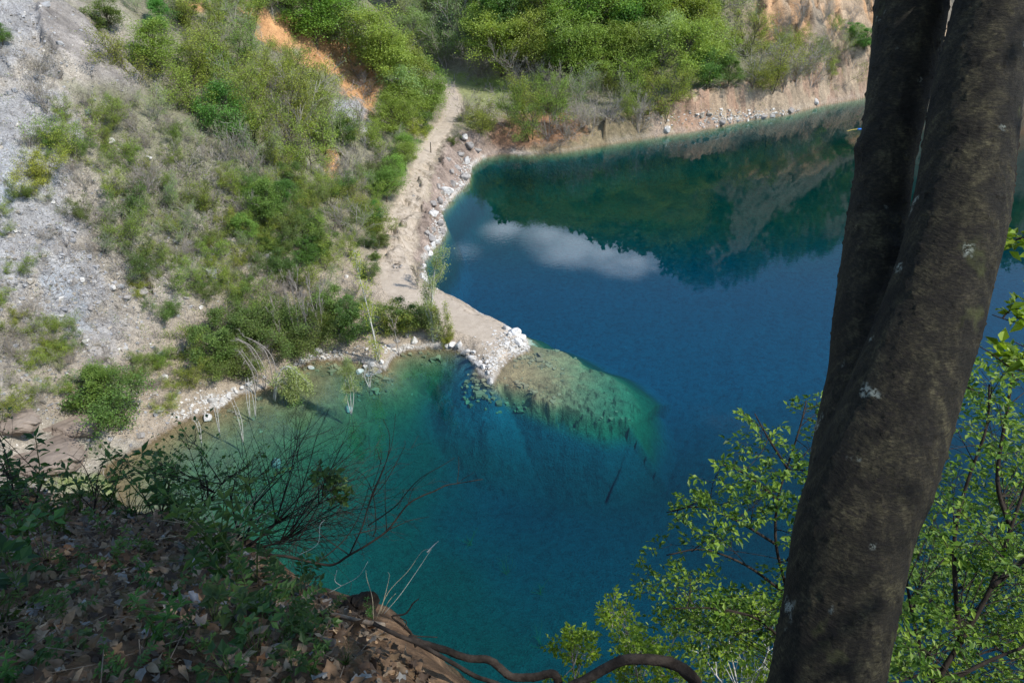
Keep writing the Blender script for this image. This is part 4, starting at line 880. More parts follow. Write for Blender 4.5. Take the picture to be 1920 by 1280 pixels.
# ---- wood that climbs the far mountain, one mass
rf = np.random.default_rng(88); n = 9000
xx = rf.uniform(-80, 360, n); yy = rf.uniform(200, 520, n); zz = height(xx, yy); Uf, Vf, dpt = project(xx, yy, zz)
dens = sstep(fbm(xx/30, yy/30, 151, 3), -.35, .2); clf = (xx > 70)*.75
ok = ((Vf < -95) | (Uf > 1980)) & (zz > 3) & (rf.random(n) < .25+dens-clf); ok |= (xx < 60) & (zz > 25) & (Vf < -60) & (rf.random(n) < .8)
Pf = np.stack([xx, yy, zz], 1)[ok]; cs = []; vr = []; sz = []
for q in Pf:
    m = 34; hh = rf.uniform(6, 12); x = rf.normal(size=(m, 3)); x /= np.linalg.norm(x, axis=1, keepdims=True); cs.append(q+np.array([0, 0, hh*.55])+x*np.array([hh*.38, hh*.38, hh*.46])*rf.uniform(.6, 1, (m, 1))); vr.append(np.clip(rf.random()*.6+rf.random(m)*.4, 0, 1)); sz.append(np.full(m, hh*.26))
lv, lt = leaves(rf, np.concatenate(cs), np.concatenate(sz), .6, .8)
tag(link('far_forest', build_mesh('far_forest', lv, [lt], [mat_leaf('far_leaf', (.04, .085, .02), (.075, .14, .03), (.12, .2, .045), .3, False)], False, {'var': np.repeat(np.concatenate(vr), 4)})), 'green wood climbing the mountain above the far shore, mirrored in the lake', 'forest', kind='stuff')

# ------------------------------------------------------------------ small man-made things
p, t = hit(808, 287); e = empty('marker_post', p)
V, Q, T = sweep([(0, 0, -.3), (0, .01, 1.0), (.02, .02, 2.0)], [.11, .10, .10], 10, 3); link('post', build_mesh('post', V, [Q, T], W_BROWN, False), e)
V, Q, T = sweep([(.02, .02, 2.0), (.02, .02, 2.06)], [.115, .10], 10, 2); link('cap', build_mesh('cap', V, [Q, T], W_GREY, False), e)
tag(e, 'lone upright wooden post standing in the middle of the dirt track', 'post')
p, t = hit(745, 499); e = empty('fire_ring', p)
for k in range(9):
    a = k*.698; o = link('stone', ROCKS_G[k % 5], e, (math.cos(a)*.62, math.sin(a)*.55, .1)); o.scale = (.24, .2, .22); o.rotation_euler.z = a
V, Q, T = sweep([(-.4, .1, .25), (.1, 0, .3), (.5, -.1, .22)], [.07, .06, .05], 7, 3); link('log', build_mesh('log', V, [Q, T], W_DARK, True), e); tag(e, 'ring of stones with a charred log beside the track', 'fire pit')
e = empty('floating_boom', at_z(1608, 242, .03)); a = at_z(1588, 246, .03)-at_z(1608, 242, .03); b = at_z(1628, 242, .03)-at_z(1608, 242, .03)
mb = NT('boom_yellow'); MBY = mb.fin(mb.pr((.55, .45, .12), .5).outputs[0]); mb = NT('boom_blue'); MBB = mb.fin(mb.pr((.05, .2, .6), .5).outputs[0])
V, Q, T = sweep([a, a*.5+np.array([0, .2, 0]), (0, 0, 0)], [.05]*3, 6, 4); link('line', build_mesh('line', V, [Q, T], MBY, True), e)
V, Q, T = sweep([(0, 0, 0), b*.5, b], [.16, .18, .1], 8, 4); link('float', build_mesh('float', V, [Q, T], MBB, True), e); tag(e, 'thin yellow line with a blue float lying on the far water', 'float')
def weeds(u, v, dpt_, seed, lb):
    rng = np.random.default_rng(seed); p = at_z(u, v, -dpt_*.6); p[2] = float(height(p[0], p[1])); segs, tips = [], []
    for _ in range(12):
        a = rng.uniform(0, 6.28); grow(rng, np.array([rng.normal()*.1, rng.normal()*.1, 0]), unit(np.array([math.cos(a)*.7, math.sin(a)*.7, 1])), rng.uniform(.6, 2.0), .015, 1, segs, tips, 4, .4, .5)
    V, Q = tubes(segs, 4); o = link('water_weed', build_mesh('water_weed', V, [Q], mat_wood('weed_%d' % seed, (.10, .13, .05), (.2, .22, .1))), None, p); tag(o, lb, 'water weed', 'drowned weeds on the lake bed')
weeds(950, 1010, 4, 1, 'largest faint drowned weed tuft under the teal water'); weeds(1015, 1045, 4, 2, 'faint weed tuft just right of the largest one'); weeds(880, 960, 4, 3, 'faint weed tuft farthest up the basin'); weeds(1015, 1150, 4, 4, 'faint weed tuft nearest the leafy trees below')

finish_labels(PENDING, MARKS); finish_labels(RPEND, MARKS)
# ------------------------------------------------------------------ the shaded slope the camera stands on
EDGE = [at_t(-260, 900, 8.5), at_t(0, 905, 6.5), at_t(200, 928, 5.4), at_t(330, 962, 4.8), at_t(430, 1000, 4.3), at_t(520, 1068, 3.7), at_t(620, 1108, 3.25), at_t(740, 1188, 2.8), at_t(850, 1285, 2.45)]
edge2 = [tuple(e[:2]) for e in EDGE]+[(.35, 1.28), (1.0, 1.30), (1.8, 1.3), (3.0, 1.0), (5.0, .2), (8, -1)]
fpoly = edge2+[(8, -9), (-14, -9), (-14, edge2[0][1])]
FP = [(*e[:2], e[2]) for e in EDGE]+[(*at_t(0, 1280, 1.95)[:2], at_t(0, 1280, 1.95)[2]), (*at_t(250, 1100, 2.95)[:2], at_t(250, 1100, 2.95)[2]), (*at_t(0, 1050, 3.5)[:2], at_t(0, 1050, 3.5)[2]), (*at_t(500, 1200, 2.5)[:2], at_t(500, 1200, 2.5)[2]),
      (*at_t(300, 1280, 2.02)[:2], at_t(300, 1280, 2.02)[2]), (*at_t(650, 1280, 2.2)[:2], at_t(650, 1280, 2.2)[2]), (0, 0, 46.35), (1.3, 1.2, 45.75), (3, .8, 45.3), (2, -2, 47.2), (-2, -3, 47.4), (-6, -2, 46.5), (-8, 2, 45.2), (6, -3, 46.6), (-13, 0, 45)]
fpa = np.array(FP); w_f = rbf_fit(fpa[:, :2], fpa[:, 2]-45.5)
def fg(x, y):
    x = np.asarray(x, float); y = np.asarray(y, float)
    z = np.full(x.shape, 45.5)
    for (a, b, _), w in zip(FP, w_f): z = z+w*np.sqrt((x-a)**2+(y-b)**2+.02)
    d = np.where(inside(x, y, fpoly), 0, seg_dist(x, y, edge2))+0
    di = seg_dist(x, y, edge2)*np.where(inside(x, y, fpoly), 1, -1)
    d = np.clip(d+fbm(x*2.2, y*2.2, 211, 3)*.16*(d > 0), 0, None)
    z = z + fbm(x*1.1, y*1.1, 201, 3)*.09 + fbm(x*5, y*5, 203, 3)*.028*np.clip(1-d, 0, 1) + fbm(x*16, y*16, 207, 2)*.008
    z = z-.10*np.exp(-np.clip(di, 0, None)/.12)
    return z-np.where(d < .25, d*d*4, .25+(d-.25)*2.0)*1.0
def nonuni(a, b, n, c, k=2.2):
    s = np.linspace(-1, 1, n); t = np.sinh(s*k)/math.sinh(k); return np.where(t < 0, c+t*(c-a), c+t*(b-c))
fxs = nonuni(-14, 12, 520, -1.2, 2.6); fys = nonuni(-8, 13, 520, 2.6, 2.6); GX, GY = np.meshgrid(fxs, fys); fz = fg(GX.ravel(), GY.ravel())
ii = np.arange(520*520).reshape(520, 520); fq = np.stack([ii[:-1, :-1], ii[:-1, 1:], ii[1:, 1:], ii[1:, :-1]], -1).reshape(-1, 4)
def mat_soil():
    m = NT('slope_soil'); p = m.geopos(); a = m.noise(p, 2.2, 6, .65); b = m.noise(p, 22, 5, .7); g = m.noise(p, 1.1, 3, .5)
    c = m.ramp(a, [(.3, (.05, .033, .022)), (.5, (.13, .08, .048)), (.68, (.27, .175, .105))]); c = m.mix(.7, c, m.ramp(b, [(.3, .45), (.7, 1.45)]), 'MULTIPLY')
    c = m.mix(m.ramp(g, [(.55, 0), (.66, .6)]), c, (.06, .07, .02))
    return m.fin(m.pr(c, .95, m.bump(b, .8, .03, m.bump(a, .6, .1)), .1).outputs[0])
tag(link('slope', build_mesh('slope', np.stack([GX.ravel(), GY.ravel(), fz], 1), [fq], mat_soil(), True)), 'shaded earth slope in the foreground', 'slope', kind='structure')
def fhit(u, v):
    d = ray(u, v); t = np.linspace(.8, 14, 1400); z = H+d[2]*t; h = fg(d[0]*t, d[1]*t); k = np.nonzero(z < h)[0]
    if len(k) == 0: return None
    return np.array([d[0]*t[k[0]], d[1]*t[k[0]], h[k[0]]]), t[k[0]]

# ---- leaf litter
rl = np.random.default_rng(301)
def litter(n, region, smin, smax, curl=1.0):
    out = [.5, .82, .62, .95, .72, 1.08, .74, .95, .62, .8, .5]; ang = np.linspace(-2.7, 2.7, 11)
    x = rl.uniform(region[0], region[1], n); y = rl.uniform(region[2], region[3], n); keep = inside(x, y, fpoly); x, y = x[keep], y[keep]; z = fg(x, y); n = len(x)
    s = rl.uniform(smin, smax, n)/2; lob = rl.random(n) < .38
    rad = np.where(lob[:, None], np.array(out)[None], (.55+.45*np.cos(ang/1.2))[None]*np.where(np.abs(ang) < .1, 1.4, 1)[None])*(1+rl.normal(size=(n, 11))*.13)
    lx = np.cos(ang)[None]*rad*s[:, None]; ly = np.sin(ang)[None]*rad*s[:, None]*np.where(lob, .95, .62)[:, None]
    cur = rl.normal(size=(n, 1))*14*curl; cur2 = rl.normal(size=(n, 1))*12*curl; lz = cur*lx**2+cur2*ly**2+rl.normal(size=(n, 11))*.004; lz = np.clip(lz, -.5*s[:, None], .55*s[:, None])
    P0 = np.concatenate([np.zeros((n, 1, 3)), np.stack([lx, ly, lz], 2)], 1)
    nr = rl.normal(size=(n, 3))*np.array([.6, .6, 0])+np.array([0, -.15, 1]); nr /= np.linalg.norm(nr, axis=1, keepdims=True); a = rl.uniform(0, 6.28, n); t = np.stack([np.cos(a), np.sin(a), 0*a], 1)
    t = t-nr*np.sum(t*nr, 1, keepdims=True); t /= np.linalg.norm(t, axis=1, keepdims=True); b = np.cross(nr, t)
    V = (P0[:, :, :1]*t[:, None]+P0[:, :, 1:2]*b[:, None]+P0[:, :, 2:3]*nr[:, None])+np.stack([x, y, z+.012+rl.random(n)*.028], 1)[:, None]
    k = np.arange(10); f = np.stack([np.zeros(10, int), k+1, k+2], 1); Fq = (f[None]+(np.arange(n)*12)[:, None, None]).reshape(-1, 3)
    base = np.array([(.17, .105, .06), (.26, .18, .11), (.08, .052, .034), (.29, .215, .14), (.25, .235, .21), (.17, .15, .13), (.25, .13, .065)])[rl.choice(7, n, p=[.25, .2, .22, .13, .08, .07, .05])]*rl.uniform(.6, 1.2, (n, 1))
    return V.reshape(-1, 3), Fq, np.repeat(base, 12, 0)
ls = [litter(1400, (-6.5, .6, .2, 6.0), .045, .085, .9), litter(12000, (-6.5, .6, .2, 6.0), .025, .065, 1.3), litter(6000, (-3.5, .2, .9, 4.2), .02, .06, 1.5)]
V = np.concatenate([l[0] for l in ls]); o1 = len(ls[0][0]); o2 = o1+len(ls[1][0]); Fl = np.concatenate([ls[0][1], ls[1][1]+o1, ls[2][1]+o2]); Cl = np.concatenate([l[2] for l in ls])
m = NT('dead_leaf'); c = m.attr('col'); nn = m.noise(m.geopos(), 60, 3, .6); c = m.mix(.6, c, m.ramp(nn, [(.3, .6), (.7, 1.25)]), 'MULTIPLY'); M_DEAD = m.fin(m.pr(c, .75, m.bump(nn, .4, .004), .3).outputs[0])
tag(link('leaf_litter', build_mesh('leaf_litter', V, [Fl], M_DEAD, True, None, Cl)), 'brown and grey fallen leaves covering the shaded slope', 'fallen leaves', kind='stuff')
# fine twigs and bits among the leaves
n = 1500; x = rl.uniform(-5, .6, n); y = rl.uniform(.6, 5, n); k = inside(x, y, fpoly); x, y = x[k], y[k]; n = len(x); z = fg(x, y)+.025; a = rl.uniform(0, 6.28, n); Ln = rl.uniform(.03, .22, n); dz = rl.normal(size=n)*.04
S = np.stack([x, y, z, x+np.cos(a)*Ln, y+np.sin(a)*Ln, fg(x+np.cos(a)*Ln, y+np.sin(a)*Ln)+.025+np.abs(dz), np.full(n, .0022), np.full(n, .0012)], 1); V, Q = tubes(S, 4)
tag(link('fallen_twigs', build_mesh('fallen_twigs', V, [Q], mat_wood('twig_litter', (.07, .05, .035), (.26, .21, .16), 20), False)), 'thin broken twigs lying among the fallen leaves', 'twigs', kind='stuff')
n = 2600; x = rl.uniform(-2.2, .8, n); y = rl.uniform(.8, 4, n); k = inside(x, y, fpoly); k &= rl.random(n) < np.exp(-seg_dist(x, y, edge2)/.35); x, y = x[k], y[k]; P_ = np.stack([x, y, fg(x, y)], 1)
V, Q = cube_stones(rl, P_, np.exp(rl.normal(-4.9, .5, len(P_)))); tag(link('soil_crumbs', build_mesh('soil_crumbs', V, [Q], M_SCREE, False, None, np.repeat(np.array([[.30, .20, .12]])*rl.uniform(.5, 1.3, (len(P_), 1)), 8, 0))), 'crumbs of earth and grit along the eroded edge', 'grit', kind='stuff')

# ---- herbs
def herb(rng, kind):
    segs, cen, dr, sz = [], [], [], []
    if kind == 'herb':
        for _ in range(rng.integers(2, 5)):
            a = rng.uniform(0, 6.28); p = np.zeros(3); d = unit(np.array([math.cos(a)*.35, math.sin(a)*.35, 1])); L_ = rng.uniform(.6, 1.0); n = 8
            for k in range(n):
                q = p+d*L_/n; segs.append([*p, *q, .012*(1-k/n*.6), .012*(1-(k+1)/n*.6)]); p = q; d = unit(d+rng.normal(size=3)*.09)
                if k >= 1:
                    for s in (0, math.pi): b = k*1.57+s+rng.normal()*.3; cen.append(q); dr.append([math.cos(b), math.sin(b), .45]); sz.append(.19*(1-.35*k/n)*rng.uniform(.8, 1.2))
            for s in range(4): b = s*1.57+.4; cen.append(p); dr.append([math.cos(b), math.sin(b), .9]); sz.append(.16)
        wid = .36
    elif kind == 'vetch':
        for _ in range(rng.integers(3, 6)):
            a = rng.uniform(0, 6.28); p = np.zeros(3); d = unit(np.array([math.cos(a)*.6, math.sin(a)*.6, .9])); n = 11; side = np.array([-math.sin(a), math.cos(a), 0])
            for k in range(n):
                q = p+d*.9/n; segs.append([*p, *q, .008, .007]); p = q; d = unit(d+np.array([math.cos(a)*.05, math.sin(a)*.05, -.09]))
                if k > 1:
                    for s in (-1, 1): cen.append(q); dr.append(side*s+d*.35); sz.append(.20*(1-.04*abs(k-6)))
        wid = .5
    elif kind == 'grass':
        for _ in range(26):
            a = rng.uniform(0, 6.28); l = rng.uniform(.15, .8); p = rng.normal(size=3)*np.array([.05, .05, 0]); d = unit(np.array([math.cos(a)*l, math.sin(a)*l, 1])); n = 4; h_ = rng.uniform(.5, 1)
            for k in range(n): q = p+d*h_/n; segs.append([*p, *q, .011*(1-k/n), max(.011*(1-(k+1)/n), .002)]); p = q; d = unit(d+np.array([math.cos(a)*.2, math.sin(a)*.2, -.12]))
        wid = .3
    else:   # low broad leaves
        for _ in range(rng.integers(7, 12)):
            a = rng.uniform(0, 6.28); l = rng.uniform(.2, .6); e_ = np.array([math.cos(a)*l, math.sin(a)*l, rng.uniform(.25, .8)]); segs.append([0, 0, 0, *e_, .009, .007]); cen.append(e_); dr.append([math.cos(a), math.sin(a), .1]); sz.append(rng.uniform(.22, .36))
            for s in (-1, 1): cen.append(e_*.97); dr.append([math.cos(a+s*1.1), math.sin(a+s*1.1), .1]); sz.append(rng.uniform(.18, .3))
        wid = .62
    wv = tubes(segs, 4)
    if not cen: return wv, None
    cen = np.array(cen, float); lv, lt = leaves(rng, cen, np.array(sz), 1.2, wid, np.array(dr, float), .1, .3); return wv, (lv, lt, np.repeat(np.clip(rng.random()*.4+rng.random(len(cen))*.6, 0, 1), 4))
W_STEM = mat_wood('green_stem', (.06, .10, .03), (.12, .17, .05)); W_STRAW = mat_wood('straw', (.30, .25, .16), (.50, .44, .32))
HP = {}
for kd in ('herb', 'vetch', 'broad', 'grass'):
    HP[kd] = []
    for i in range(3):
        w, lf = herb(np.random.default_rng(400+i*7+len(kd)), kd)
        HP[kd].append((build_mesh('stems', w[0], [w[1]], L_HERB if kd == 'grass' and i < 2 else (W_STRAW if kd == 'grass' else W_STEM), False, {'var': np.full(len(w[0]), .5)}), build_mesh('foliage', lf[0], [lf[1]], L_HERB, False, {'var': lf[2]}) if lf else None))
FM = [((120, 860), 'the leafy shrub at the left edge'), ((560, 930), 'the black-twigged shrub'), ((300, 990), 'the ridge of the leafy slope'), ((365, 1060), 'the upright pale dead leaf'), ((250, 1140), 'the thickest fallen leaves'), ((600, 1150), 'the bare crumbling edge'),
      ((80, 1180), 'the lower left corner'), ((430, 1210), 'the mossy foot of the slope'), ((700, 1140), 'the dark stump on the edge'), ((60, 1010), 'the shady left bank'), ((500, 1090), 'the pale root on the slope')]
FP_ = []
HL = [('herb', 55, 1010, 120), ('herb', 20, 960, 130), ('herb', 95, 975, 90), ('herb', 150, 960, 110), ('broad', 30, 1100, 100), ('broad', 90, 1060, 80), ('vetch', 45, 1140, 70), ('herb', 150, 1085, 70), ('broad', 170, 1110, 45), ('herb', 290, 1040, 70), ('herb', 270, 1090, 55), ('vetch', 330, 1110, 70), ('vetch', 125, 1165, 60),
      ('herb', 385, 1010, 120), ('herb', 420, 1050, 150), ('herb', 440, 1100, 150), ('grass', 400, 1060, 110), ('grass', 430, 1040, 150), ('herb', 480, 1090, 150), ('broad', 440, 1160, 80), ('broad', 400, 1165, 60), ('vetch', 470, 1130, 90), ('vetch', 520, 1120, 90), ('vetch', 560, 1110, 70), ('herb', 500, 1160, 110), ('vetch', 540, 1170, 80), ('herb', 570, 1200, 90),
      ('vetch', 520, 1210, 80), ('herb', 610, 1225, 70), ('broad', 480, 1230, 70), ('herb', 300, 1210, 120), ('herb', 350, 1200, 55), ('herb', 320, 1262, 70), ('herb', 385, 1220, 60), ('grass', 440, 1262, 80), ('broad', 430, 1275, 70), ('herb', 200, 1235, 60), ('vetch', 250, 1275, 60), ('broad', 550, 1260, 60), ('herb', 590, 1270, 70), ('vetch', 60, 1240, 70), ('herb', 30, 1280, 90),
      ('herb', 690, 1155, 42), ('herb', 700, 1160, 30), ('grass', 250, 975, 90), ('herb', 215, 955, 90), ('herb', 300, 965, 130), ('herb', 260, 950, 110), ('herb', 340, 975, 140), ('grass', 120, 945, 60), ('grass', 170, 935, 60), ('herb', 70, 930, 120), ('broad', 600, 1190, 45), ('herb', 500, 1015, 90), ('herb', 545, 1070, 60), ('vetch', 610, 1165, 50), ('grass', 10, 1180, 90), ('herb', 115, 1085, 60),
      ('grass', 350, 990, 100), ('herb', 395, 985, 150), ('vetch', 210, 1060, 50), ('herb', 15, 1060, 90), ('broad', 145, 1230, 50), ('grass', 650, 1245, 50), ('herb', 120, 1010, 90), ('herb', 200, 1005, 70)]
HD = {'herb': 'upright narrow-leaved green herb', 'vetch': 'feathery ladder-leaved seedling', 'broad': 'low broad-leaved green seedling', 'grass': 'small tuft of thin grass'}
for kd, u, v, hp in HL:
    r = fhit(u, v)
    if r is None: continue
    p, t = r; s = hp*t/(F*.8); w, lf = HP[kd][rngp.integers(3)]; e = empty({'herb': 'herb', 'vetch': 'seedling', 'broad': 'seedling', 'grass': 'grass_tuft'}[kd], p, rngp.uniform(0, 6.28)); e.scale = (s, s, s)
    link('stems', w, e)
    if lf: link('foliage', lf, e)
    tag(e, None, {'herb': 'herb', 'vetch': 'seedling', 'broad': 'seedling', 'grass': 'grass'}[kd], 'small green plants on the shaded slope'); FP_.append((e, u, v, HD[kd]))
finish_labels(FP_, FM)
# special dead leaves
def big_leaf(u, v, s, rot, col, lb):
    p, t = fhit(u, v); n = 9; gx_, gy_ = np.meshgrid(np.linspace(-1, 1, n), np.linspace(-1, 1, n)); w = np.sqrt(np.clip(1-gy_**2, 0, 1))*(.5+.1*np.sin(gy_*9)); x = gx_*w*s; y = gy_*s; z = (gx_**2*w)*s*.7
    V = np.stack([x, z, y+s], -1).reshape(-1, 3); c_, s_ = math.cos(rot), math.sin(rot); V = np.stack([V[:, 0]*c_-V[:, 2]*s_, V[:, 1]+V[:, 2]*.5, V[:, 0]*s_+V[:, 2]*c_], 1)
    i = np.arange(n*n).reshape(n, n); q = np.stack([i[:-1, :-1], i[:-1, 1:], i[1:, 1:], i[1:, :-1]], -1).reshape(-1, 4)
    tag(link('dead_leaf', build_mesh('dead_leaf', V, [q], M_DEAD, True, None, np.tile(col, (n*n, 1))), None, p), lb, 'dead leaf')
big_leaf(362, 1075, .032, -.25, (.38, .38, .38), 'upright pale grey dead leaf standing in the litter'); big_leaf(372, 1145, .034, .5, (.42, .42, .44), 'curled striped grey dead leaf below the upright pale one'); big_leaf(292, 985, .045, -.1, (.42, .27, .18), 'large upright brown dead leaf on the ridge of the slope')

# ------------------------------------------------------------------ twigs, roots and stems drawn at their distance
def pl(lst, t): return [at_t(q[0], q[1], q[2] if len(q) > 2 else t) for q in lst]
def branch_thing(name, lines, mat, label, cat, part='branch', sides=8, split=True):
    """lines: list of (points, r0, r1)"""
    base = np.array(lines[0][0][0]); e = empty(name, base) if len(lines) > 1 and split else None; out = []
    for i, (P_, r0, r1) in enumerate(lines):
        P_ = np.array(P_)-base; V, Q, T = sweep(P_, np.linspace(r0, r1, len(P_)), sides, 5)
        V = V+rngp.normal(size=V.shape)*min(r0, .02)*.06; out.append((V, Q, T))
    V, Q, T, off = [], [], [], 0
    for a, b, c in out: V.append(a); Q.append(b+off); T.append(c+off); off += len(a)
    o = link(name, build_mesh(name, np.concatenate(V), [np.concatenate(Q), np.concatenate(T)], mat, True), None, base) if e is None else link(part, build_mesh(part, np.concatenate(V), [np.concatenate(Q), np.concatenate(T)], mat, True), e)
    return tag(e or o, label, cat)
W_ROOT = mat_wood('root_bark', (.014, .011, .009), (.055, .044, .036), 22)
T0 = 2.55
branch_thing('root', [(pl([(765, 1195), (800, 1208), (832, 1217), (876, 1233), (916, 1236), (940, 1254), (960, 1268), (1000, 1269), (1030, 1262), (1043, 1268), (1050, 1300), (1052, 1360)], T0), .012, .015)], W_ROOT, 'thick bent dark root snaking out from the crumbling edge', 'root')
branch_thing('root', [(pl([(1040, 1330), (1065, 1290), (1090, 1278), (1147, 1246), (1175, 1236), (1225, 1236), (1262, 1244), (1290, 1262), (1308, 1290), (1315, 1350)], T0-.1), .014, .022)], W_ROOT, 'thickest arching dark root at the bottom of the picture', 'root')
branch_thing('root', [(pl([(700, 1168), (745, 1190), (784, 1206), (850, 1243), (894, 1268), (937, 1283), (980, 1310)], T0-.08), .007, .008)], W_ROOT, 'thinner dark root crossing under the thick bent one', 'root')
branch_thing('root', [(pl([(500, 1130, 2.9), (560, 1138, 2.85), (620, 1150, 2.82), (680, 1165, 2.75), (720, 1172, 2.7)], 2.8), .006, .01)], mat_wood('pale_root', (.16, .12, .09), (.30, .24, .18), 20), 'pale half-buried root along the bare edge', 'root')
branch_thing('dead_branch', [(pl([(780, 1212), (770, 1185), (755, 1172), (735, 1155), (760, 1150), (775, 1130), (785, 1122)], 2.7), .005, .002), (pl([(755, 1172), (775, 1190), (820, 1194)], 2.7), .003, .0015), (pl([(750, 1158), (762, 1165), (757, 1180)], 2.7), .0025, .0015)], W_DARK, 'small crooked black dead branch sticking up behind the roots', 'dead branch', 'twig')
branch_thing('grass_stalk', [(pl([(705, 1160), (728, 1110), (765, 1070), (790, 1035), (805, 1028)], 2.9), .0013, .0007)], W_STRAW, 'long thin arching grass stalk over the teal water', 'grass')
o = branch_thing('grass_stalk', [(pl([(720, 1150), (750, 1115), (785, 1065), (808, 1030)], 2.85), .0012, .0007), (pl([(801, 1035), (812, 1023), (822, 1014)], 2.85), .0035, .001)], mat_wood('seed_head', (.3, .28, .22), (.7, .68, .6)), 'tallest grass stalk with a white seed head', 'grass', 'stalk')
for i, (ln, lb) in enumerate([([(700, 1160), (698, 1120), (688, 1085), (686, 1068)], 'leftmost pale dry stalk on the stump'), ([(712, 1150), (722, 1115), (730, 1080), (727, 1072)], 'middle pale dry stalk with a ragged tip'), ([(715, 1150), (730, 1125), (742, 1112)], 'shortest pale dry stalk behind the stump'), ([(618, 1110), (640, 1098), (672, 1080), (690, 1052)], 'forked white dead stem over the edge'), ([(560, 1040), (595, 1020), (600, 985), (608, 975)], 'thin white dead stem inside the black-twigged shrub')]):
    branch_thing('dry_stalk', [(pl(ln, 2.9+.3*(i > 2)), .0014, .0007)]+([(pl([(640, 1098), (628, 1088), (632, 1068)], 3.2), .002, .001)] if i == 3 else []), W_STRAW if i < 3 else W_PALE, lb, 'dry stalk', 'stalk')
# stump
p, t = fhit(668, 1150) or (at_t(668, 1150, 3), 3.)
V, Q, T = sweep([(0, 0, -.15), (.01, 0, 0), (.03, .02, .05), (.02, .02, .075)], [.09, .085, .06, .04], 14, 4); V = V*(1+fbm(V[:, 0]*30+V[:, 2]*9, V[:, 1]*30, 5, 3)*.35)[:, None]; tag(link('stump', build_mesh('stump', V, [Q, T], W_DARK, False), None, p), 'small dark rotten stump on the crumbling edge', 'stump')

def twig_shrub(name, mains, targets_fn, n, wood, leafmat, label, cat, seed, rmain=.012, rt=.0022, leafn=0, leafs=.04, sub=3, tl=.35, wid=.6, droop=.3, arch=.12, parts=('trunk', 'crown'), spacing=.032, leafstart=.35):
    rng = np.random.default_rng(seed); base = np.array(mains[0][0]); Vs, Qs, Ts, off = [], [], [], 0; nodes = []; rads = []
    def add(V, Q, T=None):
        nonlocal off
        Vs.append(V-base); Qs.append(Q+off)
        if T is not None: Ts.append(T+off)
        off += len(V)
    for k, ln in enumerate(mains):
        r = np.linspace(rmain if k == 0 else rmain*.7, rmain*.28, len(ln)); V, Q, T = sweep(ln, r, 8, 5); add(V, Q, T); A = np.array(ln)
        for i in range(len(A)-1):
            for f in (0, .33, .66): nodes.append(A[i]*(1-f)+A[i+1]*f)
    nodes = np.array(nodes); segs = []; cen = []; dr = []
    def twig(p, d, L, r, lev):
        m = max(3, int(L/.06)); side = 1; q = p
        for k in range(m):
            d_ = unit(d+rng.normal(size=3)*.10+np.array([0, 0, -.03 if lev else .02])); q2 = q+d_*L/m; segs.append([*q, *q2, r*(1-.7*k/m), r*(1-.7*(k+1)/m)]); f = (k+1)/m
            if lev > 0 and f > .2 and rng.random() < .75*sub/3:
                ax = unit(np.cross(d_, np.array([0, 0, 1.])+rng.normal(size=3)*.25)); cd = unit(d_*.75+ax*side*.7); side = -side; twig(q2, cd, L*(1-f*.6)*rng.uniform(.3, .55), r*.6, lev-1)
            q = q2; d = d_
        if leafn:
            nl = max(2, int(L*(1-leafstart)/spacing*leafn)); S0 = p; 
            for j in range(nl):
                f = leafstart+(1-leafstart)*(j+rng.random())/nl; pos = p*(1-f)+q*f; ax = unit(np.cross(unit(q-p), [0, 0, 1])); s = 1 if j % 2 else -1; cen.append(pos+rng.normal(size=3)*.008); dr.append(unit(q-p)*.6+ax*s*.9+rng.normal(size=3)*.35)
            cen.append(q); dr.append(unit(q-p))
    for _ in range(n):
        T_ = targets_fn(rng); dd = np.linalg.norm(nodes-T_, axis=1)+np.clip(nodes[:, 2]-T_[2]+.05, 0, None)*1.5; j = np.argsort(dd)[rng.integers(0, 3)]; p = nodes[j]; L = np.linalg.norm(T_-p)
        m = 5; mid = (p+T_)/2+np.array([0, 0, L*arch])+rng.normal(size=3)*L*.06; f = np.linspace(0, 1, m+1)[:, None]; C_ = (1-f)**2*p+2*f*(1-f)*mid+f*f*T_
        for i in range(m): segs.append([*C_[i], *C_[i+1], rt*2.2*(1-.6*i/m), rt*2.2*(1-.6*(i+1)/m)])
        for i in range(2, m+1):
            dloc = unit(C_[i]-C_[i-1]); 
            for s in (-1, 1):
                if rng.random() < .8: ax = unit(np.cross(dloc, np.array([0, 0, 1.])+rng.normal(size=3)*.3)); twig(C_[i], unit(dloc*.8+ax*s*.8), tl*rng.uniform(.5, 1.1)*min(1, .4+L), rt, sub > 2)
        twig(C_[m], unit(C_[m]-C_[m-1]), tl*.7, rt, 0)
    S = np.array(segs); S[:, 6:8] = np.maximum(S[:, 6:8], rt*.35); V, Q = tubes(S, 4); add(V, Q)
    e = empty(name, base); link(parts[0], build_mesh(parts[0], np.concatenate(Vs), [np.concatenate(Qs)]+([np.concatenate(Ts)] if Ts else []), wood, True), e)
    if leafn:
        cen = np.array(cen); lv, lt = leaves(rng, cen-base, leafs*rng.uniform(.55, 1.2, len(cen)), .8, wid, np.array(dr), droop, .35); link(parts[1], build_mesh(parts[1], lv, [lt], leafmat, False, {'var': np.repeat(np.clip(rng.random(len(cen)), 0, 1), 4)}), e)
    return tag(e, label, cat)
def in_poly(poly, t0, t1):
    xs = [p[0] for p in poly]; ys = [p[1] for p in poly]
    def fn(rng):
        while True:
            u = rng.uniform(min(xs), max(xs)); v = rng.uniform(min(ys), max(ys))
            if inside(np.array([u]), np.array([v]), poly)[0]: return at_t(u, v, rng.uniform(t0, t1))
    return fn
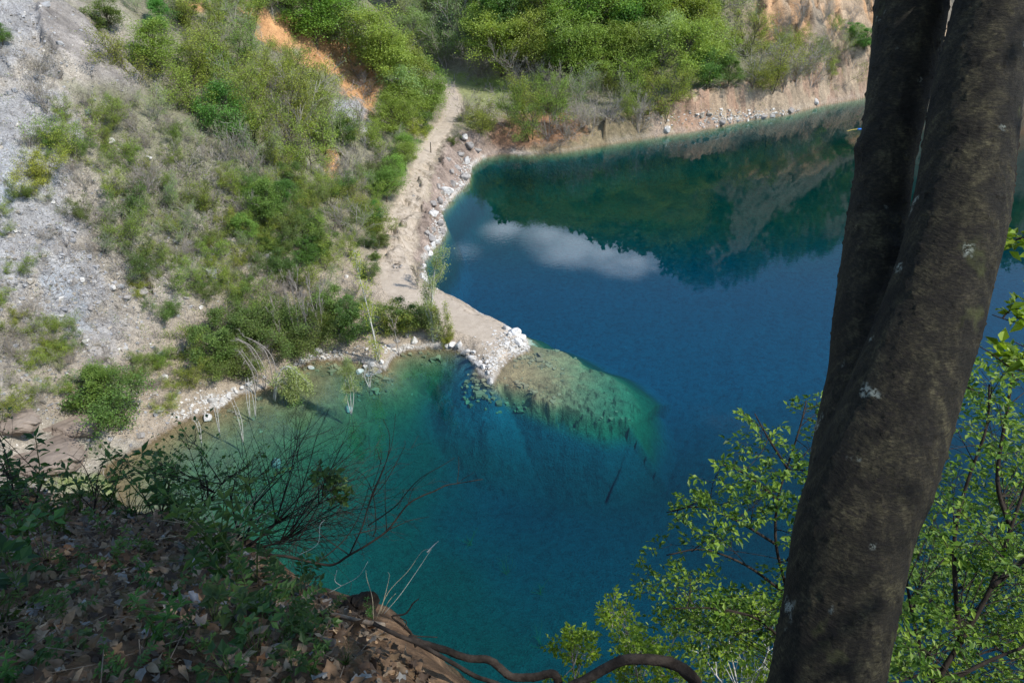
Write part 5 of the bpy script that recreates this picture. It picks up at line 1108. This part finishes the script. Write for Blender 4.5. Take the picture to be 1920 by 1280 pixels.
# black-twigged shrub over the basin
twig_shrub('shrub', [pl([(455, 1030), (490, 1005), (530, 970)], 4.3), pl([(455, 1030), (470, 980), (480, 930)], 4.3), pl([(455, 1030), (510, 1020), (560, 1000)], 4.2), pl([(455, 1030), (440, 970), (430, 920)], 4.4)],
           in_poly([(440, 850), (560, 820), (640, 850), (700, 900), (690, 980), (640, 1040), (560, 1050), (470, 1000)], 3.9, 4.8), 48, W_DARK, None, 'wide bare black-twigged shrub fanning over the water', 'shrub', 71, .012, .0019, 0, 0, 3, .42, arch=.08, parts=('stems', 'foliage'))
bl = [([(500, 1040), (540, 1043), (590, 1055), (625, 1058), (655, 1040), (690, 1020), (725, 995), (745, 970), (765, 945), (790, 930), (815, 920), (835, 910), (857, 906), (905, 898)], .0075, .0018), ([(655, 1040), (680, 985), (690, 950), (715, 890), (728, 850), (730, 815), (718, 785)], .004, .001), ([(690, 950), (700, 920), (722, 870), (735, 830), (742, 775)], .003, .001), ([(690, 985), (740, 950), (765, 920), (790, 895), (830, 872), (852, 858)], .0035, .001),
      ([(700, 930), (725, 900), (757, 840), (759, 825)], .0025, .0008), ([(857, 906), (860, 880), (860, 856)], .0018, .0008), ([(857, 906), (875, 893), (888, 886)], .0016, .0008), ([(725, 995), (745, 985), (770, 975), (805, 968)], .003, .001), ([(700, 1005), (705, 985), (700, 930), (685, 895), (663, 878)], .003, .001), ([(725, 995), (722, 930), (724, 880)], .0028, .001), ([(745, 955), (752, 940), (758, 915)], .0015, .0008),
      ([(700, 910), (715, 860), (712, 838)], .002, .0008), ([(720, 890), (745, 870), (768, 870)], .002, .0008), ([(590, 1055), (620, 1035), (655, 1000), (680, 950), (695, 900)], .004, .001), ([(655, 1040), (600, 1000), (570, 960)], .003, .001), ([(715, 870), (705, 840), (700, 880)], .002, .0008), ([(765, 945), (775, 915), (800, 890)], .0018, .0008)]
branch_thing('bare_shrub', [(pl(a, 3.75), b, c) for a, b, c in bl], W_DARK, 'long leafless black branch reaching out over the teal basin', 'shrub', 'branch', 6)
# leafy shrubs at the left
twig_shrub('shrub', [pl([(60, 985), (70, 930), (90, 880)], 5.2), pl([(60, 985), (30, 930), (10, 870)], 5.1)], in_poly([(-40, 790), (70, 800), (80, 830), (100, 900), (60, 960), (-40, 980)], 4.6, 5.6), 17, W_DARK, L_HERB, 'leafy dark shrub at the left edge over the pale rock', 'shrub', 72, .010, .0022, 1.3, .04, 2, .34, parts=('stems', 'foliage'), spacing=.05)
twig_shrub('shrub', [pl([(300, 985), (310, 930), (330, 870)], 4.9), pl([(300, 985), (270, 930), (240, 890)], 4.9), pl([(350, 1000), (390, 940), (430, 890)], 4.7)], in_poly([(225, 870), (330, 790), (420, 880), (490, 870), (470, 960), (260, 965)], 4.3, 5.2), 26, W_DARK, L_HERB, 'loose green shrub in front of the brown shallows', 'shrub', 73, .008, .002, 1.2, .036, 2, .32, parts=('stems', 'foliage'), spacing=.055)
twig_shrub('shrub', [pl([(175, 975), (180, 920), (185, 880)], 5.0), pl([(175, 975), (210, 930), (235, 850)], 5.0)], in_poly([(110, 870), (235, 800), (240, 890), (200, 950), (110, 950)], 4.7, 5.3), 7, W_DARK, L_HERB, 'thin twiggy sapling standing before the pale beach', 'shrub', 74, .006, .0018, .9, .034, 2, .28, parts=('stems', 'foliage'), spacing=.08)
twig_shrub('shrub', [pl([(560, 1010), (590, 960), (612, 915)], 4.0)], in_poly([(585, 890), (640, 895), (640, 930), (600, 940)], 3.9, 4.1), 4, W_DARK, L_HERB, 'small clump of broad dark leaves at the tip of the twiggy shrub', 'shrub', 75, .004, .0018, 2.2, .055, 2, .10, parts=('stems', 'foliage'), spacing=.02)

# ------------------------------------------------------------------ the leafy trees below the edge
def bpoly(*p): return in_poly(list(p[:-2]), p[-2], p[-1])
twig_shrub('hornbeam_tree', [pl([(1500, 1420), (1488, 1250), (1476, 1115), (1455, 1020), (1458, 937), (1478, 870), (1500, 800), (1512, 750)], 6.7), pl([(1476, 1115), (1400, 1060), (1320, 1030), (1250, 1040)], 6.5), pl([(1455, 1020), (1380, 975), (1310, 950), (1250, 960)], 6.7), pl([(1458, 937), (1400, 890), (1350, 868)], 6.8), pl([(1478, 880), (1440, 820), (1415, 775)], 6.7), pl([(1488, 1220), (1420, 1160), (1340, 1140), (1260, 1140)], 6.3), pl([(1476, 1050), (1540, 980), (1580, 920)], 7.0)],
           bpoly((1405, 760), (1440, 750), (1500, 735), (1560, 720), (1620, 800), (1600, 1100), (1480, 1200), (1300, 1190), (1215, 1120), (1225, 1050), (1240, 990), (1290, 880), (1330, 860), (1395, 850), 6.0, 7.5), 66, W_DARK, L_FORE, 'young light green tree partly hidden left of the twin trunk', 'tree', 81, .018, .0022, .85, .062, 3, .34, .52, .6, .06, spacing=.030)
twig_shrub('hornbeam_tree', [pl([(1740, 1450), (1755, 1290), (1800, 1205), (1858, 1100), (1895, 990), (1925, 900), (1950, 800)], 5.9), pl([(1800, 1205), (1790, 1080), (1792, 990), (1815, 900), (1850, 800), (1855, 720)], 6.1), pl([(1755, 1290), (1722, 1200), (1705, 1120), (1690, 1040)], 6.3), pl([(1858, 1100), (1920, 1050), (1980, 980)], 5.6), pl([(1895, 990), (1870, 900), (1890, 760), (1900, 690)], 6.2), pl([(1755, 1290), (1850, 1240), (1950, 1200)], 5.8)],
           bpoly((1800, 700), (1850, 655), (1960, 640), (2050, 800), (2050, 1300), (1680, 1290), (1660, 1150), (1700, 1010), (1760, 860), 5.2, 7.6), 88, W_DARK, L_FORE, 'broad green tree filling the lower right behind the twin trunk', 'tree', 82, .028, .0024, .8, .064, 3, .40, .52, .6, .06, spacing=.031)
twig_shrub('hornbeam_tree', [pl([(1650, 1500), (1640, 1290), (1660, 1200), (1700, 1150), (1800, 1100)], 9.5), pl([(1640, 1290), (1800, 1240), (1900, 1200)], 9.5)], bpoly((1620, 1050), (1760, 1000), (1960, 940), (2050, 1320), (1560, 1320), 8.5, 10.5), 42, W_DARK, L_GREEN, 'deeper green thicket behind the broad tree at lower right', 'tree', 83, .03, .004, 1.1, .08, 3, .5, .6, .3, .06, spacing=.05)
twig_shrub('maple_tree', [pl([(1080, 1480), (1082, 1330), (1075, 1250), (1070, 1200)], 8.2)], bpoly((1050, 1190), (1075, 1170), (1105, 1190), (1130, 1240), (1130, 1310), (1020, 1310), (1030, 1250), 7.9, 8.6), 17, W_GREY, L_FOREY, 'small yellow-green treetop left of the lower leafy trees', 'tree', 84, .012, .0025, 1.5, .06, 3, .24, .6, .2, .1, spacing=.028)
twig_shrub('maple_tree', [pl([(1210, 1500), (1200, 1330), (1190, 1230), (1170, 1170)], 9.0), pl([(1200, 1330), (1250, 1230), (1270, 1180)], 9.0)], bpoly((1125, 1160), (1150, 1140), (1200, 1165), (1290, 1180), (1330, 1240), (1300, 1310), (1150, 1310), 8.6, 9.6), 28, W_GREY, L_FOREY, 'yellow-green treetop in the middle of the lower leafy trees', 'tree', 85, .014, .0026, 1.4, .062, 3, .28, .6, .2, .1, spacing=.03)
twig_shrub('maple_tree', [pl([(1400, 1500), (1390, 1330), (1370, 1220), (1360, 1150)], 10.), pl([(1390, 1330), (1440, 1220), (1450, 1150)], 10.), pl([(1390, 1330), (1320, 1230), (1300, 1170)], 10.)], bpoly((1290, 1140), (1350, 1105), (1440, 1130), (1500, 1180), (1500, 1310), (1300, 1310), 9.6, 11), 42, W_PALE, L_FOREY, 'pale-twigged yellow-green treetop nearest the twin trunk', 'tree', 86, .016, .0028, 1.2, .066, 3, .32, .6, .2, .1, spacing=.034)
twig_shrub('maple_branch', [pl([(2050, 690), (1960, 700), (1900, 690), (1862, 665), (1830, 645)], 2.6), pl([(2050, 640), (1960, 620), (1890, 600), (1860, 590)], 2.6), pl([(1960, 620), (1930, 650), (1900, 640)], 2.6)], bpoly((1860, 570), (1960, 560), (1960, 700), (1880, 660), 2.5, 2.75), 5, W_DARK, L_FOREY, 'close leafy branch reaching in from the right edge', 'branch', 87, .005, .0016, 1.2, .05, 2, .07, .6, .3, .05, spacing=.03)
twig_shrub('maple_branch', [pl([(2060, 420), (1980, 440), (1920, 445), (1895, 450)], 2.8)], bpoly((1885, 420), (1960, 410), (1970, 470), (1900, 465), 2.7, 2.9), 4, W_DARK, L_FOREY, 'small leafy twig high on the right edge', 'branch', 88, .004, .0016, 1.3, .05, 2, .07, .6, .3, .05, spacing=.028)

# ------------------------------------------------------------------ twin trunk
def mat_bark():
    m = NT('twin_trunk_bark'); p = m.objco(); mp = m.n('ShaderNodeMapping'); mp.inputs['Scale'].default_value = (1, 1, .35); m.l(p, mp.inputs[0])
    mp2 = m.n('ShaderNodeMapping'); mp2.inputs['Scale'].default_value = (1, 1, 3.5); m.l(p, mp2.inputs[0])
    a = m.noise(mp.outputs[0], 14, 8, .75, .3); b = m.noise(mp2.outputs[0], 22, 5, .7); big = m.noise(p, 3.2, 4, .6); li = m.noise(p, 7.5, 3, .5)
    c = m.ramp(a, [(.34, (.006, .005, .0035)), (.5, (.017, .0145, .009)), (.68, (.062, .054, .031))]); c = m.mix(.6, c, m.ramp(big, [(.35, (.55, .52, .5)), (.65, (1.25, 1.25, 1.1))]), 'MULTIPLY')
    c = m.mix(m.ramp(b, [(.56, 0), (.62, .8)]), c, (.012, .009, .007))
    c = m.mix(.85, c, m.ramp(m.noise(mp2.outputs[0], 55, 6, .75), [(.36, .4), (.5, .9), (.62, 1.9)]), 'MULTIPLY')
    pale = m.math('MULTIPLY', m.ramp(li, [(.665, 0), (.72, 1)]), m.ramp(m.noise(p, 90, 4, .7), [(.45, 0), (.55, .7)])); c = m.mix(pale, c, (.30, .33, .29))
    moss = m.ramp(m.noise(p, 4.1, 4, .6), [(.62, 0), (.72, .5)]); c = m.mix(moss, c, (.09, .10, .03))
    bb = m.bump(a, .6, .012); bb = m.bump(b, 1.0, .014, bb); bb = m.bump(m.noise(mp2.outputs[0], 55, 5, .7), .9, .006, bb); bb = m.bump(m.noise(p, 150, 3, .6), .5, .002, bb)
    return m.fin(m.pr(c, .85, bb, .25).outputs[0])
M_BARK = mat_bark()
def spx(rows, t_fn):
    P_, R_ = [], []
    for v, u, w in rows: t = t_fn(v); P_.append(at_t(u, v, t)); R_.append(w/2*t/F)
    return P_, R_
tR = lambda v: np.interp(v, [-250, 0, 400, 800, 1280, 1500], [2.95, 2.78, 2.62, 2.48, 2.32, 2.28])
tL = lambda v: np.interp(v, [-250, 0, 400, 800, 1000, 1280], [3.28, 3.10, 2.90, 2.60, 2.44, 2.34])
PR, RR_ = spx([(1620, 1515, 235), (1450, 1528, 215), (1280, 1549, 198), (1150, 1572, 198), (1000, 1598, 206), (900, 1632, 212), (800, 1672, 196), (700, 1706, 186), (600, 1743, 178), (500, 1772, 170), (400, 1797, 166), (300, 1814, 160), (200, 1828, 154), (100, 1849, 148), (0, 1872, 144), (-150, 1912, 138)], tR)
PL_, RL_ = spx([(1000, 1585, 150), (900, 1588, 140), (800, 1600, 130), (700, 1616, 122), (600, 1624, 120), (500, 1636, 116), (400, 1646, 110), (300, 1662, 100), (200, 1680, 107), (100, 1699, 121), (0, 1711, 128), (-150, 1732, 120)], tL)
topR = PR[-1]; topL = PL_[-1]
PR += [topR+np.array(v_) for v_ in [(.25, .35, 1.0), (.55, .6, 2.6), (.8, .7, 4.6), (1.1, .6, 6.6)]]; RR_ += [.12, .10, .07, .03]
PL_ += [topL+np.array(v_) for v_ in [(-.05, .2, 1.0), (-.2, .1, 2.6), (-.2, -.3, 4.4), (-.1, -.6, 6.0)]]; RL_ += [.10, .085, .055, .025]
tb = PR[0]; gz = float(fg(np.array([tb[0]]), np.array([tb[1]]))[0])
PR = [np.array([tb[0]-.02, tb[1]-.06, min(gz, tb[2])-.5])]+PR; RR_ = [RR_[0]*1.35]+RR_
Va, Qa, Ta = sweep(PR, RR_, 48, 10); Vb, Qb, Tb = sweep(PL_, RL_, 40, 10)
org = np.array([PR[0][0], PR[0][1], PR[0][2]])
tm = build_mesh('trunk', np.concatenate([Va, Vb])-org, [np.concatenate([Qa, Qb+len(Va)]), np.concatenate([Ta, Tb+len(Va)])], M_BARK, True)
tmp = link('trunk_tmp', tm); mod = tmp.modifiers.new('r', 'REMESH'); mod.mode = 'VOXEL'; mod.voxel_size = .0085; sm = tmp.modifiers.new('s', 'SMOOTH'); sm.factor = .5; sm.iterations = 9
dg = bpy.context.evaluated_depsgraph_get(); ev = tmp.evaluated_get(dg); tm2 = bpy.data.meshes.new_from_object(ev); bpy.data.objects.remove(tmp)
n = len(tm2.vertices); co = np.empty(n*3, np.float32); no = np.empty(n*3, np.float32); tm2.vertices.foreach_get('co', co); tm2.vertices.foreach_get('normal', no); co = co.reshape(-1, 3).astype(float); no = no.reshape(-1, 3)
an = np.arctan2(no[:, 1], no[:, 0])*.13
disp = fbm(an*8, co[:, 2]*1.1, 501, 2)*.005+fbm(an*30+3, co[:, 2]*16, 503, 3)*.0010+fbm(co[:, 0]*4, co[:, 2]*2+co[:, 1]*3, 507, 2)*.004
wart = np.clip(fbm(an*75, co[:, 2]*60, 509, 2)-.42, 0, 1)*.014; co2 = co+no*(disp+wart)[:, None]
for (u, v, tt, r, hgt) in [(1612, 275, tL(275), .045, .022), (1672, 395, tL(395)-.08, .05, -.03), (1668, 440, tL(440)-.08, .035, -.025), (1830, 400, tR(400)-.12, .045, .012), (1790, 215, tR(215)-.12, .03, .010), (1700, 850, tR(850)-.1, .10, .012), (1600, 790, tL(790)-.1, .04, .012)]:
    c = at_t(u, v, tt)-org; q = np.linalg.norm((co-c)*np.array([1, .8, .7]), axis=1); co2 += no*(np.exp(-(q/r)**2)*hgt)[:, None]
tm2.vertices.foreach_set('co', co2.astype(np.float32).ravel()); tm2.polygons.foreach_set('use_smooth', np.ones(len(tm2.polygons), bool)); tm2.materials.clear(); tm2.materials.append(M_BARK); tm2.name = 'trunk'; tm2.update()
te = empty('twin_tree', org); link('trunk', tm2, te); tag(te, 'large close tree with two fused stems leaning across the right side', 'tree')
# limbs and crown above the picture; they shade the slope
rc = np.random.default_rng(601); segs = []; cen = []
def limb(p, q, r):
    m = 6; mid = (p+q)/2+np.array([0, 0, .5]); f = np.linspace(0, 1, m+1)[:, None]; C_ = (1-f)**2*p+2*f*(1-f)*mid+f*f*q
    for i in range(m): segs.append([*C_[i], *C_[i+1], r*(1-.8*i/m), r*(1-.8*(i+1)/m)])
    return C_
CAN = [c for c in [(rc.uniform(-2, 9), rc.uniform(-6, 2.8), rc.uniform(50.6, 56)) for _ in range(112)] if c[0]-.8*(c[2]-50.6) < 2.6 or rc.random() < .05]  # unseen clusters, thinned on the sun side so light reaches the trunk
for c in CAN:
    src = (PR if rc.random() < .6 else PL_); j = rc.integers(len(src)-5, len(src)); C_ = limb(np.array(src[j]), np.array(c), .03)
    for _ in range(60):
        a = C_[rc.integers(3, 7)]; b = a+rc.normal(size=3)*np.array([.75, .75, .30]); segs.append([*a, *b, .005, .002]); k = 20; cen.append(b+rc.normal(size=(k, 3))*np.array([.24, .24, .09]))
S = np.array(segs); S[:, :3] -= org; S[:, 3:6] -= org; V, Q = tubes(S, 5); link('limb', build_mesh('limb', V, [Q], W_BROWN, True), te)
cen = np.concatenate(cen)
for Q_, rad_ in [((1.30, 2.1, 46.75), .36), ((1.4, 2.2, 47.1), .4), ((1.5, 2.3, 47.6), .4), ((1.6, 2.4, 48.0), .42), ((1.25, 2.1, 46.2), .2), ((-.15, 1.75, 45.7), .34), ((-.7, 2.6, 45.5), .22), ((-1.6, 2.3, 45.8), .22), ((-1.2, 3.7, 45.1), .25), ((-3.0, 4.1, 44.5), .3), ((2.6, 6.0, 44), .9), ((3.9, 4.6, 44), .7), ((2.2, 5.6, 45.5), .6)]:  # leaves removed along sun paths, shaping sun patches on trunk, slope and trees
    w_ = cen-np.array(Q_); s_ = w_@SUN; cen = cen[~((np.linalg.norm(w_-s_[:, None]*SUN, axis=1) < rad_*(1+.5*np.sin(cen[:, 0]*9)*np.cos(cen[:, 1]*7))) & (s_ > 0))]
cen = cen-org; lv, lt = leaves(rc, cen, .085*rc.uniform(.7, 1.3, len(cen)), .8, .6); link('crown', build_mesh('crown', lv, [lt], L_FORE, False, {'var': np.repeat(rc.random(len(cen)), 4)}), te)
SC.view_settings.view_transform = 'Standard'; SC.view_settings.look = 'None'
SC.view_settings.exposure = .53; SC.view_settings.gamma = 1
SC.render.engine = 'CYCLES'
SC.cycles.max_bounces = 8; SC.cycles.diffuse_bounces = 3; SC.cycles.glossy_bounces = 3; SC.cycles.transmission_bounces = 4; SC.cycles.transparent_max_bounces = 12; SC.cycles.volume_bounces = 0
SC.cycles.use_denoising = True; SC.cycles.caustics_reflective = False; SC.cycles.caustics_refractive = False
